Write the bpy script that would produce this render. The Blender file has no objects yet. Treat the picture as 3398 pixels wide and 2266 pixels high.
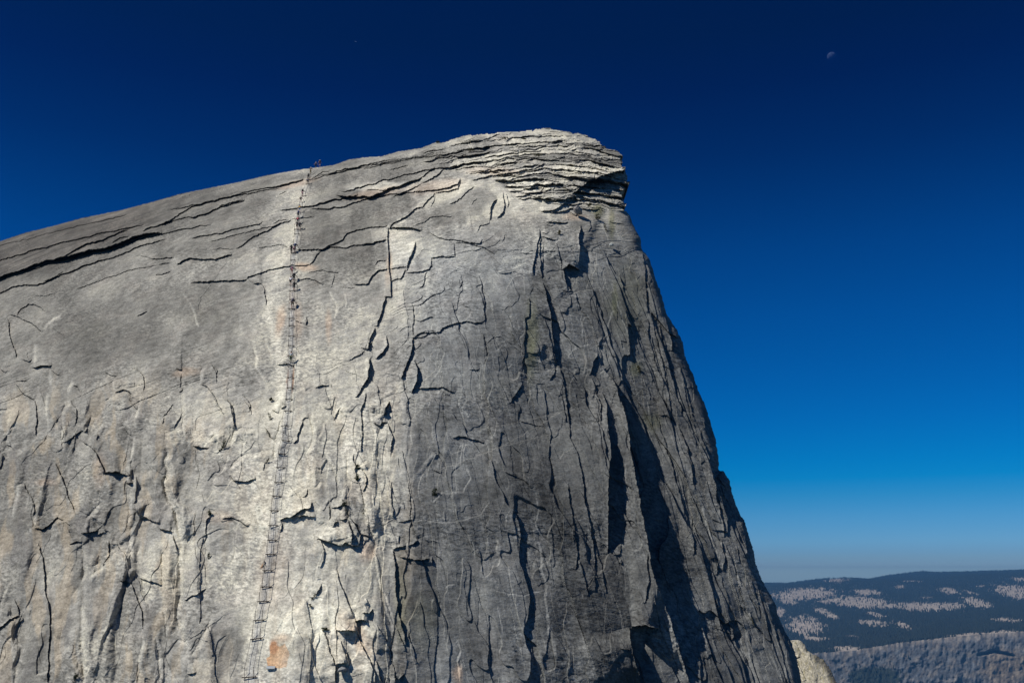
import bpy, bmesh, math, random
import numpy as np
from mathutils import Vector, Matrix
random.seed(7)
COL = bpy.context.scene.collection
F = 3303.6                                   # focal length in units of the 3398 wide picture
PITCH = math.radians(13.15)
CP, SP = math.cos(PITCH), math.sin(PITCH)
SUN = Vector((-0.60, -0.25, 0.75)).normalized()   # direction towards the sun

def ray(U, V):
    x = (U-1699.0)/F; yv = (1133.0-V)/F
    dy = CP - yv*SP
    return x/dy, (SP + yv*CP)/dy             # metres of x and z per metre of distance

def tag(o, label=None, cat=None, group=None, kind=None):
    if label: o['label'] = label
    if cat: o['category'] = cat
    if group: o['group'] = group
    if kind: o['kind'] = kind
    return o

# ------------------------------------------------------------------ numeric noise
def _h(i, j, s):
    n = (i.astype(np.int64)*374761393 + j.astype(np.int64)*668265263 + s*974634777) & 0xFFFFFFFF
    n = ((n ^ (n >> 13))*1274126177) & 0xFFFFFFFF
    n = ((n ^ (n >> 15))*2246822519) & 0xFFFFFFFF
    return ((n ^ (n >> 16)) & 0xFFFFFF).astype(np.float32)/16777216.0
def noise(x, y, s=0):
    xi = np.floor(x); yi = np.floor(y); fx = (x-xi).astype(np.float32); fy = (y-yi).astype(np.float32)
    r = np.zeros(x.shape, np.float32)
    ux = fx*fx*fx*(fx*(fx*6-15)+10); uy = fy*fy*fy*(fy*(fy*6-15)+10)
    g = []
    for dx in (0, 1):
        for dy in (0, 1):
            a = _h(xi+dx, yi+dy, s)*6.2831853
            g.append(np.cos(a)*(fx-dx) + np.sin(a)*(fy-dy))
    a = g[0]*(1-uy)+g[1]*uy; b = g[2]*(1-uy)+g[3]*uy
    return (a*(1-ux)+b*ux)*1.5
def fbm(x, y, o=4, s=0, gain=.5):
    r = 0; a = 1
    for k in range(o):
        r = r + a*noise(x*2**k+k*17.3, y*2**k+k*9.1, s+k*31); a *= gain
    return r
def voro(x, y, s=0, jit=.9):
    """nearest jittered cell: random value of the cell, offset from its centre, second minus first distance"""
    xi = np.floor(x); yi = np.floor(y)
    b1 = np.full(x.shape, 9., np.float32); b2 = b1.copy()
    rid = np.zeros(x.shape, np.float32); rid2 = rid.copy(); ox = rid.copy(); oy = rid.copy()
    for dx in (-1, 0, 1):
        for dy in (-1, 0, 1):
            ci = xi+dx; cj = yi+dy
            px = ci+.5+(_h(ci, cj, s)-.5)*jit; py = cj+.5+(_h(ci, cj, s+5)-.5)*jit
            ex = (x-px).astype(np.float32); ey = (y-py).astype(np.float32); d = ex*ex+ey*ey
            n = d < b1
            b2 = np.where(n, b1, np.minimum(b2, d)); b1 = np.where(n, d, b1)
            rid = np.where(n, _h(ci, cj, s+11), rid); rid2 = np.where(n, _h(ci, cj, s+23), rid2)
            ox = np.where(n, ex, ox); oy = np.where(n, ey, oy)
    return rid, rid2, ox, oy, np.sqrt(b2)-np.sqrt(b1)
def sst(a, b, x):
    t = np.clip((x-a)/(b-a), 0, 1); return t*t*(3-2*t)

# ------------------------------------------------------------------ materials
def newmat(name):
    m = bpy.data.materials.new(name); m.use_nodes = True
    nt = m.node_tree; b = nt.nodes['Principled BSDF']
    return m, nt, b
def N(nt, t, **kw):
    n = nt.nodes.new(t)
    for k, v in kw.items():
        if k.startswith('i_'): n.inputs[k[2:].replace('_', ' ')].default_value = v
        else: setattr(n, k, v)
    return n
def flat(name, col, rough=.7, metal=0, var=.25, scale=30.):
    m, nt, b = newmat(name)
    tc = N(nt, 'ShaderNodeTexCoord'); no = N(nt, 'ShaderNodeTexNoise', i_Scale=scale, i_Detail=3.)
    nt.links.new(tc.outputs['Object'], no.inputs['Vector'])
    r = N(nt, 'ShaderNodeMapRange'); r.inputs['To Min'].default_value = 1-var; r.inputs['To Max'].default_value = 1+var
    nt.links.new(no.outputs['Fac'], r.inputs['Value'])
    mx = N(nt, 'ShaderNodeVectorMath', operation='SCALE'); mx.inputs[0].default_value = col[:3]
    nt.links.new(r.outputs[0], mx.inputs['Scale']); nt.links.new(mx.outputs[0], b.inputs['Base Color'])
    b.inputs['Roughness'].default_value = rough; b.inputs['Metallic'].default_value = metal
    return m

# ------------------------------------------------------------------ camera, sun, sky
cam = bpy.data.cameras.new('camera'); cam.lens = 35; cam.sensor_width = 36
cam.clip_start = .5; cam.clip_end = 200000
co = bpy.data.objects.new('camera', cam); COL.objects.link(co)
co.rotation_euler = (math.radians(90)+PITCH, 0, 0)
sc = bpy.context.scene; sc.camera = co
sl = bpy.data.lights.new('sun', 'SUN'); sl.energy = 4.6; sl.angle = math.radians(.53); sl.color = (1, .965, .91)
so = bpy.data.objects.new('sun', sl); COL.objects.link(so)
so.rotation_euler = (-SUN).to_track_quat('-Z', 'Y').to_euler()
sc.view_settings.view_transform = 'Standard'; sc.view_settings.look = 'None'
sc.view_settings.exposure = 0; sc.view_settings.gamma = 1
sc.cycles.max_bounces = 4; sc.cycles.diffuse_bounces = 2; sc.cycles.volume_bounces = 0
sc.cycles.transparent_max_bounces = 8

w = bpy.data.worlds.new('World'); sc.world = w; w.use_nodes = True
nt = w.node_tree; bg = nt.nodes['Background']
sky = N(nt, 'ShaderNodeTexSky', sky_type='NISHITA', sun_disc=False)
sky.sun_elevation = math.asin(SUN.z); sky.sun_rotation = math.atan2(SUN.x, SUN.y)
sky.altitude = 2600; sky.air_density = .8; sky.dust_density = .3; sky.ozone_density = 4
tc = N(nt, 'ShaderNodeTexCoord'); sx = N(nt, 'ShaderNodeSeparateXYZ')
nt.links.new(tc.outputs['Generated'], sx.inputs[0])
mr = N(nt, 'ShaderNodeMapRange'); mr.inputs['From Min'].default_value = 0; mr.inputs['From Max'].default_value = .6
nt.links.new(sx.outputs['Z'], mr.inputs['Value'])
rp = N(nt, 'ShaderNodeValToRGB'); nt.links.new(mr.outputs[0], rp.inputs[0])
SKYT = [(0.0, (0.5805, 0.708, 0.846)), (0.0078, (0.5805, 0.708, 0.846)), (0.0129, (0.516, 0.6249, 0.778)), (0.0181, (0.4224, 0.5474, 0.7075)), (0.0245, (0.3812, 0.5187, 0.6685)), (0.0342, (0.3315, 0.5133, 0.6993)), (0.0504, (0.3091, 0.5558, 0.7527)), (0.0895, (0.2015, 0.5544, 0.7696)), (0.1223, (0.0843, 0.5375, 0.7703)), (0.1486, (0.007, 0.5228, 0.8054)), (0.175, (0.0001, 0.5063, 0.8245)), (0.2412, (0.0001, 0.4575, 0.8367)), (0.3073, (0.0001, 0.4232, 0.8286)), (0.4057, (0.0001, 0.3821, 0.802)), (0.5085, (0.0001, 0.3184, 0.7188)), (0.6561, (0.0001, 0.1857, 0.4923)), (0.7542, (0.0001, 0.1315, 0.3941)), (0.8251, (0.0001, 0.1254, 0.3459))]
e = rp.color_ramp.elements
while len(e) > 1: e.remove(e[-1])
e[0].position = SKYT[0][0]; e[0].color = SKYT[0][1]+(1,)
for p_, c_ in SKYT[1:]:
    q = e.new(p_); q.color = c_+(1,)
mu = N(nt, 'ShaderNodeMixRGB', blend_type='MULTIPLY'); mu.inputs[0].default_value = 1
nt.links.new(sky.outputs[0], mu.inputs[1]); nt.links.new(rp.outputs[0], mu.inputs[2])
nt.links.new(mu.outputs[0], bg.inputs[0]); bg.inputs[1].default_value = .1
# ------------------------------------------------------------------ the cracks and sheet edges seen on the rock
CR = dict(Z=(0,0,1.),A=(0,500,3.136), B=(0,1000,3.136), C=(0,1500,2.047), D=(600,800,2.24), E=(1200,700,2.24), F=(1200,1300,1.624),
          G=(1800,1200,1.471), I=(1400,400,2.94), J=(600,1300,3.136), K=(1000,1600,2.354), M=(2000,800,2.24),
          N=(2150,1450,1.922), O=(500,500,2.613), P=(300,1200,2.613))
FT = """
A D 30 -300,1400 0,1310 200,1240 430,1160 700,1100 900,1040 1100,1010 1250,960 1400,890 1520,860 1690,850
A D 12 560,1130 680,1090 780,1030 860,985 960,950 1060,930 1150,890 1230,850 1330,825
A D 11 -200,1530 0,1480 140,1410 440,1385 560,1320 740,1250 900,1180 1080,1130 1180,1110 1300,1060 1430,1000 1560,960 1720,925
A D 8 440,1370 560,1320 660,1260
A D 8 1170,970 1240,910 1340,890
A D 9 1480,835 1600,790 1740,740 1790,715
A D 6 1700,770 1800,720 1960,690 2040,690
A D 6 850,740 1000,700 1200,640 1400,590 1700,530 1900,480 2020,455
A D 5 1400,1100 1460,1090 1560,1120 1700,1120 1810,1110
A D 5 1650,1190 1780,1165
A D 9 1620,1295 1780,1255
A D 6 1970,1380 2050,1375 2195,1365
A D 5 350,1525 570,1490
A D 4 240,1560 340,1530
O D 9 90,640 200,580 260,540 330,500 400,465 500,440 640,412 750,380 850,350 1000,325 1150,300 1250,270 1340,245
O D 8 1000,322 1100,305 1250,270 1330,240
O D 10 340,585 450,555 560,505 640,480 720,455 820,430
O D 8 590,485 680,455 800,425
O D 9 345,755 480,735 600,715 700,690 850,655 980,620
O D 6 530,855 650,850 740,852
O D 11 740,850 820,800 870,755 930,725 1010,695 1060,655 1130,630 1225,605
O D 6 1060,635 1110,605 1200,600
O D 6 1225,600 1300,585 1420,570
O D 5 920,850 1000,835 1080,820 1130,815 1170,830 1210,855
O D 8 1120,515 1200,505 1290,500
O D 12 1290,500 1310,495 1450,465 1560,430 1700,400 1800,380
O D 18 1610,385 1700,400 1850,395 1900,400 2000,360 2100,320 2200,290 2352,235
O D 10 1380,505 1560,500 1680,480 1780,445 1900,410 2050,380 2150,375 2250,330 2352,290
O D 8 2090,400 2200,365 2352,345
O D 6 1860,350 1950,335 2020,345 2050,330
O D 12 1255,855 1350,860 1480,850 1560,820 1660,770 1700,720 1800,680 1950,660 2060,650
O D 11 1450,872 1520,840 1700,835 1850,810 2045,770
O D 10 980,1050 1130,1010 1230,995 1385,990
O D 10 1380,992 1440,900 1480,870
O D 15 2060,680 2090,640 2180,590 2240,550 2290,510 2352,485
O D 10 2090,670 2200,668 2310,685 2352,690
O D 10 2220,1045 2260,920 2300,800
O D 18 225,985 290,945 400,935 480,940 560,945 620,920 700,895
O D 6 0,935 100,930 200,925
O D 5 70,990 170,970
O D 5 0,455 100,430 240,400 380,378
O D 5 440,350 560,320 700,290 900,250 1000,225
O D 4 960,225 1200,190 1360,160
O D 7 1390,250 1500,220 1640,190 1720,160 1850,130 2000,110 2100,100
O D 7 1400,235 1490,190 1560,175
O D 9 1540,200 1640,170 1730,150 1900,115 2050,85 2150,70
O D 6 2070,170 2130,150 2230,130
O D 4 860,305 920,285
O D 4 1110,385 1185,350
E DL 18 190,120 195,250 200,350 200,430 212,520 220,600 222,640
E D 9 165,640 225,635
E DL 15 180,635 160,720 130,800 115,860
E DL 16 105,870 60,950 45,1030
E D 8 0,1020 30,1030
E DL 12 60,1090 55,1180 40,1250 10,1300
E DL 12 185,930 185,1000 150,1060 105,1100
E D 14 200,135 220,130 300,120 380,130 440,148
E D 9 205,430 280,415 335,415
E DL 13 335,430 360,340 385,280 405,230
E D 10 215,525 290,500 330,430
E D 9 0,262 110,230 185,210
E D 12 -60,545 0,540 50,535 75,480 130,440 190,430
E D 7 100,410 120,370 190,360
E D 7 395,105 450,90 520,45 600,35 670,45
E D 11 515,350 600,335 690,340
E DL 8 690,345 685,240
E D 10 690,235 760,235 830,245 900,270 960,300 990,320
E D 10 500,160 560,195 620,210 720,215 800,235 880,240 895,210
E D 10 330,460 450,450 500,430 520,400 520,350
E DL 8 435,575 460,540 465,470 490,450
E DL 18 380,940 375,1020 360,1080 320,1170 290,1250
E DL 7 380,680 385,780 380,930
E D 9 385,945 430,905 500,905 570,900 610,865 680,840 770,820 850,830 905,825
E DL 12 870,480 895,560 910,660 915,800 905,825
E DL 9 740,490 745,530 725,580
E DL 10 905,920 920,1000 925,1080
E D 5 925,1000 980,935 1040,940 1100,980 1190,1050
E DL 24 395,1110 415,1180 410,1260 375,1350
E D 10 420,1320 520,1310 600,1310 700,1350
E DL 14 1250,640 1245,780 1215,800 1215,900 1210,1050 1195,1130 1215,1240
E DL 20 1195,1290 1150,1350 1100,1430
E D 8 1258,1060 1340,1055
E DL 8 1342,1060 1340,1010
E DL 44 1350,540 1385,680 1405,760 1415,880 1425,1000 1450,1130
E DL 12 1360,800 1405,950 1430,1080 1440,1180 1400,1265
E DL 16 1470,1140 1500,1260 1520,1400 1540,1568
E DL 10 1480,1330 1500,1430 1520,1568
E DL 24 1325,130 1310,250 1290,350 1270,420 1275,480
E DL 24 1330,210 1325,330 1330,440 1345,500
E DL 10 1350,250 1345,400
E DL 14 1450,240 1470,330 1490,440
E D 20 1330,195 1400,205 1455,215
E D 14 1380,80 1450,85 1535,90
E D 12 1340,165 1395,165
E D 75 1490,440 1540,395 1620,435
E DL 50 1500,440 1530,560 1570,600
E DL 46 1630,110 1618,200 1625,300 1615,400
E DL 18 1590,600 1610,690 1630,730
E D 8 1600,640 1640,740 1700,820 1750,950
E D 16 1735,965 1760,1000 1792,1020
E DL 28 1755,1060 1725,1120 1700,1220
E DL 22 1710,1250 1740,1320 1770,1430 1780,1560
E L 6 1620,760 1635,850 1640,990
E L 6 1530,1100 1570,1030 1640,1000 1700,985
E DL 9 1050,230 1065,180 1070,190
E DL 9 950,0 955,60
E D 8 860,160 880,110 950,95 960,60
E D 10 1010,60 1060,0
E L 8 700,1370 720,1440 760,1490 820,1560
E L 7 870,1180 900,1220 930,1280
E L 6 1080,1170 1115,1130
E D 7 800,1180 880,1170
E L 6 1145,520 1130,560 1150,640
E D 6 1230,590 1260,610 1280,560
F DL 12 120,130 130,80 150,55
F L 9 10,380 20,500 10,600 30,700 75,820
F L 11 65,850 80,960 95,1040 140,1150 170,1250
F DL 16 170,850 180,950 185,1050 195,1180 220,1270 240,1360
F D 16 165,850 200,835 240,830
F DL 9 205,770 200,820
F D 10 250,830 300,800 290,780
F DL 9 380,930 380,890
F L 6 490,330 550,310 560,280
F L 8 560,400 585,460 545,535 490,540 490,440 530,395
F DL 8 385,320 410,340
F D 7 385,420 430,440
F L 7 385,590 430,540 490,545
F D 9 490,250 520,235 560,240 610,260 660,275
F L 6 670,260 690,340 740,390
F D 9 770,430 830,460 880,480 920,520
F L 5 270,695 350,690 450,705 550,690 640,660 690,590
F L 7 935,540 950,640 935,700 955,770
F L 13 945,790 960,880 965,960 990,1050 985,1100 1000,1200 1000,1300 1030,1360 1050,1450
F L 6 700,1055 780,1085 880,1095 920,1080 980,1070
F L 6 730,1150 740,1220 765,1310
F L 10 510,1340 530,1390 510,1450 525,1540
F L 4 590,780 610,900
F L 4 870,880 860,960
F L 5 540,280 530,395
F D 7 845,155 900,170 980,190
F DL 8 980,150 1015,175
F DL 14 1110,490 1120,580 1140,680 1150,780 1165,880 1155,960
F DL 16 1100,30 1120,180 1125,250 1170,350 1190,450 1205,600 1230,720 1250,820 1260,990
F DL 12 1175,900 1200,1000 1225,1100
F DL 14 1230,1020 1255,990 1260,1080
F DL 10 1265,30 1290,180
F DL 6 250,1300 300,1460
F DL 6 180,1250 240,1400
F D 12 200,1560 225,1520
F D 7 200,700 270,690 300,790
F D 14 210,890 300,905 370,900
F L 5 260,230 275,290
F L 6 450,1060 470,1040 500,1030
G DL 165 300,40 355,100 375,170 410,260 425,380 455,560 480,700 515,880 530,1000 565,1100 610,1220 655,1360 720,1568
G DL 90 295,150 312,200 322,300 335,450 325,560 325,700 322,850 315,940
G D 110 435,1290 500,1285 565,1300
G DL 110 425,1300 435,1400 465,1500 485,1568
G D 14 380,1400 430,1405
G DL 12 250,862 290,1000 310,1130
G DL 14 510,940 520,1080 500,1180
G DL 10 640,1280 700,1400 720,1480
G DL 9 265,250 300,450 330,560
G L 8 405,490 400,600 410,700
M DL 18 300,70 315,200 320,320 330,480 345,540
M DL 30 330,170 380,300 420,430 440,520 470,580 500,700 520,810
M DL 8 375,620 380,590 400,575
M DL 12 375,600 395,700 430,850 460,980 480,1100 500,1200 510,1290
M DL 8 370,700 380,800 420,950 460,1050
M DL 14 420,620 440,750 480,870 510,1000 540,1120 580,1230 590,1300
M DL 8 440,680 470,800 500,930 550,1130
M DL 14 580,940 610,1060 640,1170 670,1290 690,1340
M DL 9 600,1050 620,1180 660,1320 700,1420
M DL 9 400,1300 440,1420 480,1530
M DL 14 560,1370 600,1460 640,1568
M D 9 420,1290 470,1290 540,1350
M DL 9 670,1390 700,1530
M DL 9 720,1390 770,1550
M DL 7 520,690 550,740 580,750
M L 6 55,310 90,400 110,480 150,600 200,740 240,860 265,930
M L 6 30,90 35,180
M L 7 330,1190 345,1300
M DL 7 310,1030 345,1120 350,1190
M L 7 130,970 170,1090
M L 8 0,790 30,740 40,620 80,470
N DL 16 100,50 150,160 180,290 220,420 250,520 290,650 300,750
N DL 14 240,20 265,120 290,250 285,300
N DL 14 265,340 310,440 340,530 390,630 420,730 460,850
N DL 14 290,560 330,660 360,750 400,900 440,1040 470,1160 480,1230
N DL 20 350,20 390,130 430,290 440,400 460,460 480,560 485,640
N DL 18 470,660 490,760 480,850
N DL 10 500,690 540,800 570,900 590,1000 620,1100
N DL 14 450,800 440,880
N DL 20 550,1170 560,1260 530,1290
N DL 18 650,1120 690,1200
N DL 8 570,700 590,800
N DL 9 580,880 600,950
N DL 10 660,920 700,1050 720,1150
N DL 12 760,1050 800,1170 830,1300 870,1420 900,1568
N DL 10 540,1270 600,1380 640,1450
N DL 14 160,1170 200,1250 250,1340 300,1450
N DL 16 60,1290 140,1440 200,1568
N DL 10 160,1120 200,1180
N DL 9 690,1280 740,1350
N DL 9 640,1240 660,1330
N L 9 340,440 370,560 400,640 440,760
N L 7 300,1040 330,1120 350,1220 370,1370 400,1480
N L 8 620,1250 650,1440
N L 7 560,1200 600,1330
N L 8 830,1470 850,1568
N L 7 760,1050 790,1170
N L 6 180,1410 230,1510
N DL 26 600,520 615,620 630,720 640,760
N DL 22 440,200 460,290 500,400
I D 9 0,320 120,290 230,270
I D 9 20,410 150,370 280,350 400,355 490,340
I D 9 600,370 700,340 830,330 940,310 1020,300
I D 7 350,450 480,460 620,450 640,420
I D 11 640,465 800,430 900,410 960,370
I D 15 650,480 760,520 860,510 1000,480 1100,470 1200,420
I D 13 1220,400 1300,370 1420,370 1560,380 1700,410 1850,440
I D 10 1160,460 1300,480 1450,480 1580,500
I D 12 740,540 900,530 1000,520
I D 11 780,580 900,590 990,570 1170,575
I D 13 990,575 1100,560 1180,570 1250,590 1330,600
I D 13 850,690 960,690 1040,670 1100,620 1200,590
I D 13 920,750 1040,720 1150,700 1200,640
I D 11 940,770 1040,755 1130,770
I D 16 1150,770 1280,750 1400,770 1500,740
I D 18 1160,880 1300,870 1400,800 1500,770
I D 14 1380,640 1450,680 1560,640 1530,610
I D 12 1180,690 1280,670 1320,610
I D 88 1460,720 1560,640 1640,590 1740,550 1850,510 1930,490 1990,480 2200,480
I D 10 480,590 560,560 690,545
I D 14 -60,700 0,690 120,680 260,650 350,620 370,560
I D 10 130,705 250,690 350,665 380,580
I D 10 0,610 100,560 220,480
I D 9 0,550 60,500 130,460
I DL 12 0,860 40,790 100,740 130,700
I DL 6 90,840 130,770 130,710
I D 9 270,820 370,770 440,690 510,640
I DL 16 670,970 670,860 700,790 740,770
I DL 13 740,950 790,890 805,830 800,760 790,700
I DL 9 830,850 845,790 820,710
I D 6 480,830 510,790 545,760
I D 14 1210,990 1300,990 1420,1000
I D 9 1210,1020 1290,1025
I D 14 1440,900 1500,920 1560,870
I D 12 1520,830 1600,870 1640,900
I L 8 1640,900 1740,990 1780,1080 1830,1200
I D 9 1820,980 1900,1000 1970,1020
I DL 9 1550,930 1640,980 1650,1040 1610,1090
I D 30 1250,900 1420,880 1500,850
I D 7 960,860 1000,850 1030,900
I L 6 1550,1100 1520,1200 1540,1300
D D 11 490,285 500,265 560,245 640,225
D D 13 90,305 200,300 330,290 490,290
D DL 10 490,285 530,305 600,320 620,350 630,420 640,480
D D 14 540,315 600,320
D D 7 870,290 920,275 1000,290 1060,325
D D 6 950,235 1050,220 1100,235 1180,240
D D 5 1190,345 1300,350
D DL 11 930,625 938,590 935,565
D D 5 850,590 900,610
D D 9 715,918 730,915 760,910 845,918
D L 7 615,720 640,790 690,880
D L 7 530,780 560,850 550,930 600,1020 640,1060
D D 5 860,770 890,850
D L 6 1100,360 1140,450 1160,500 1130,580
D L 4 1220,390 1220,500
D D 9 1000,1090 1040,1070 1100,1070
D L 6 890,1050 910,1120
D L 6 970,1270 965,1350 990,1450
D DL 12 1395,870 1405,950 1395,1000 1360,1070 1300,1160
D DL 9 1380,1130 1340,1260 1345,1400 1340,1568
D L 7 1400,1210 1400,1300 1440,1430 1440,1568
D L 9 1430,1320 1460,1280 1500,1280
D D 12 1430,1350 1480,1370 1500,1345 1540,1350
D DL 10 1540,1350 1570,1450 1560,1560
D DL 14 1520,1290 1530,1220 1550,1200
D D 6 1245,890 1300,860 1370,820
D L 8 140,1050 150,960 200,910
D DL 6 260,1020 270,960 240,930
D D 8 140,1050 200,1090 240,1160 290,1240 310,1290
D DL 8 310,1160 370,1210 385,1300 400,1390
D DL 7 460,1140 510,1200 530,1290
D L 8 375,1490 400,1410 480,1390 540,1400
D L 7 210,1480 260,1420 320,1400
D L 5 0,1110 15,1290
D D 7 90,1520 200,1540
D L 6 1160,1270 1170,1240 1260,1230
D DL 8 1140,1330 1170,1260 1180,1240
D D 5 1120,345 1140,250
D L 6 0,370 40,430 100,560 130,640
D DL 8 1430,740 1400,770 1380,820
P D 7 120,70 150,110 230,130
P L 8 200,150 190,210 210,260
P D 10 210,262 290,240 350,270 360,300 345,340 360,380 410,420
P DL 7 360,45 430,85 460,130 470,200 460,260
P L 7 435,300 420,360 410,430 380,500 375,580
P D 5 260,540 310,600 360,650
P L 6 380,640 360,750 345,860
P DL 12 -20,720 50,790 80,870 130,970
P D 13 130,970 200,960 260,965
P DL 7 300,940 350,980 370,920
P D 9 310,1045 365,1045
P L 7 365,980 370,1100
P DL 10 395,1000 395,1150 380,1230
P D 8 380,1230 400,1320 430,1330
P D 9 440,1360 520,1370 590,1410
P D 9 595,1440 650,1465 720,1480
P L 12 655,600 645,700 665,800 640,850 660,930 680,980 635,1045 650,1130 690,1230 740,1310 760,1440 790,1540
P DL 6 625,550 640,470 680,420 720,370
P DL 7 725,575 760,510 790,450
P D 8 765,262 805,240
P DL 6 780,230 780,150 790,100
P D 12 748,62 795,65
P L 6 800,250 802,400 802,640
P L 6 655,625 720,600 800,585
P L 8 1210,700 1240,640 1250,600 1330,590 1420,580
P L 9 1200,940 1240,880 1320,810 1450,790 1580,760
P D 11 1205,985 1250,1030 1320,1045 1430,1015
P D 5 1130,800 1140,850 1160,890
P L 9 880,600 920,600 960,650 1010,680
P D 9 890,730 960,745 1030,745
P L 7 1035,700 1060,640 1150,610
P DL 9 1150,320 1200,350 1240,400 1240,500 1250,570
P DL 7 945,180 1000,200 1050,270 1100,350 1140,420
P L 7 945,180 960,100 970,50
P DL 6 1050,20 1085,80 1100,180
P DL 6 1330,330 1370,380 1390,440
P D 8 1140,1360 1220,1345 1300,1380 1370,1430
P DL 8 990,1560 1000,1450 1010,1360 1040,1330
P D 7 1510,565 1550,620 1590,680
P D 8 1570,410 1630,450
P L 8 1660,500 1640,580 1620,700 1590,860
P D 5 1500,940 1510,880
B D 9 180,150 210,80 290,35 360,40 430,70 470,100
B D 10 100,130 180,160 300,210 380,260 430,330
B DL 12 75,170 95,280 110,400 140,490 170,590
B L 6 460,280 480,230 560,170 640,140
B L 8 355,430 360,520 340,650
B D 8 230,600 300,625 330,600
B D 15 335,690 420,665 535,665
B D 9 0,700 60,740
B D 7 170,830 300,825
B L 7 520,700 515,800 510,900
B D 8 530,710 580,750 620,770
B D 10 160,860 220,940 300,990 360,1020
B DL 9 360,1020 370,1080 380,1200 375,1400
B L 7 495,950 470,1050 490,1300 500,1500
B L 7 110,1130 70,1300 60,1480
B D 9 -60,1120 0,1120 70,1115
B L 7 750,820 715,900 700,960
B D 8 750,870 800,880 830,940
B L 8 640,1180 680,1070 740,1045
B DL 7 740,1040 800,1110 800,1200 780,1290
B L 7 640,1200 655,1300 640,1400 655,1568
B D 7 650,1470 760,1410 870,1330
B D 9 880,1365 905,1310
B D 8 860,1455 940,1510 980,1568
B D 9 60,1500 110,1500 150,1550
B D 8 1430,160 1530,100
B D 4 1455,180 1460,250
C L 9 155,210 120,230 100,330 80,440
C DL 8 160,215 200,290 230,350 225,430
C L 8 230,430 230,510
C DL 11 375,75 410,150 440,230 470,320 510,400
C D 13 240,520 290,520 360,470 390,440 430,460
C D 8 460,540 475,500 440,470
C DL 10 260,620 290,720 305,850 305,940 335,1080 340,1200 330,1350 320,1568
C D 11 -40,1210 0,1190 60,1140 130,1110
C DL 8 130,1110 120,1050 105,990
C D 13 550,550 600,545 660,535
C L 7 555,540 590,450 680,350
C D 9 650,555 720,545
C D 10 470,625 510,610 560,610
C L 15 560,610 565,750 570,900 560,1050 550,1250 560,1400 575,1568
C DL 11 740,600 740,700 700,770
C L 6 600,860 650,810 700,780
C D 13 715,140 780,130 830,150 890,150
C D 12 860,205 900,205
C D 14 815,870 850,870 890,890
C L 7 800,800 815,870
C DL 9 890,890 920,970 960,1080 970,1200
C D 5 865,950 875,1070 900,1230 930,1380
C D 12 950,855 1020,870 1100,900
C L 10 885,240 880,400 870,500
C D 11 905,380 935,420
C D 9 950,430 1020,460 1080,480
C L 7 900,500 880,600 890,750
C L 7 1105,560 1100,700 1105,900 1110,1050 1130,1250
C D 10 1090,520 1160,540
C DL 10 1170,560 1190,620 1200,680
C L 13 1165,60 1110,210 1140,310 1200,430 1220,600
C L 10 1220,610 1215,750 1230,950 1200,1090 1220,1200 1260,1290 1300,1330
C D 7 1250,1010 1320,970 1400,920
C L 8 960,1150 970,1300 940,1400 940,1568
C L 7 1055,1250 1080,1400 1090,1568
C L 8 1390,480 1395,600 1400,700
C D 9 1280,1500 1330,1495
C L 9 1300,1390 1400,1200 1433,1130
C DL 8 650,10 690,90 710,140
J D 14 1040,1340 1080,1310 1140,1300 1200,1260 1280,1220 1345,1195 1360,1140
J D 11 1190,1285 1300,1290 1410,1300
J DL 8 1050,1360 1040,1460
J D 7 1250,290 1290,265 1330,265
J DL 9 1265,290 1250,370 1220,430 1210,490 1170,540
J L 8 1350,260 1365,370 1390,450 1360,550 1300,640 1320,720 1360,830 1370,950 1340,1010
J L 6 1340,1010 1420,990 1460,930
J DL 8 1270,1100 1310,1060 1320,1010
J L 7 1480,620 1560,760 1620,900 1660,1010 1690,1110
J D 11 1570,1210 1630,1205 1690,1160
J DL 9 1545,1180 1555,1330
J D 10 1660,1320 1735,1320
J DL 10 1590,1410 1600,1360 1640,1340
J DL 8 1740,1340 1775,1450 1775,1568
J D 9 1740,1300 1850,1400 1865,1500
J L 17 1890,1040 1900,1150 1910,1240 1930,1350 1970,1450 2020,1530
J L 9 1870,790 1890,730 1940,705
J DL 9 1880,790 1930,870 1930,970 1890,1030
J DL 7 1800,640 1790,700 1820,770 1815,850
J DL 8 1050,175 1090,140
J D 9 1430,1510 1460,1530 1560,1560
J L 6 1100,1040 1130,1100
J L 12 1050,290 1020,400 980,560 965,680
K D 14 130,430 180,455 260,480 320,500
K D 15 320,500 345,470 390,485 450,495
K DL 10 390,480 390,390 370,300
K DL 12 450,495 460,410 430,350 380,270
K D 9 460,400 500,405 550,440
K DL 6 140,440 185,530 180,590 150,670
K L 10 345,590 350,650
K DL 9 270,680 320,830 370,960 400,1050
K D 15 480,1020 530,1020 550,985
K D 20 415,1080 470,1075 520,1085
K DL 16 415,1060 430,1110 450,1190
K D 20 275,1155 340,1150 430,1160
K DL 10 305,1240 340,1330 355,1410
K D 20 265,1420 310,1415 355,1415
K DL 14 265,1430 260,1568
K DL 16 350,1330 375,1430
K DL 9 165,1160 200,1240 225,1330 260,1420
K DL 9 430,1180 480,1290 530,1380 570,1470 580,1568
K DL 10 590,1390 600,1480 630,1568
K DL 7 590,1110 650,1220 700,1320 720,1450 740,1568
K DL 7 500,900 530,950
K L 8 640,930 680,1060 710,1140
K D 10 110,880 140,830 160,790
K D 14 760,1540 800,1490
K DL 8 720,280 715,200 700,100 700,0
K DL 7 850,300 850,150 840,0
Z D 9 -200,905 0,862 150,820 330,775 480,745
Z D 7 60,905 260,850 420,805 560,770 700,745
Z D 8 560,700 760,652 930,625
Z D 6 1050,585 1180,560 1330,530 1480,505
Z D 9 1130,640 1300,590 1440,560 1530,552
Z D 7 1200,560 1380,525 1560,500
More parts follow.
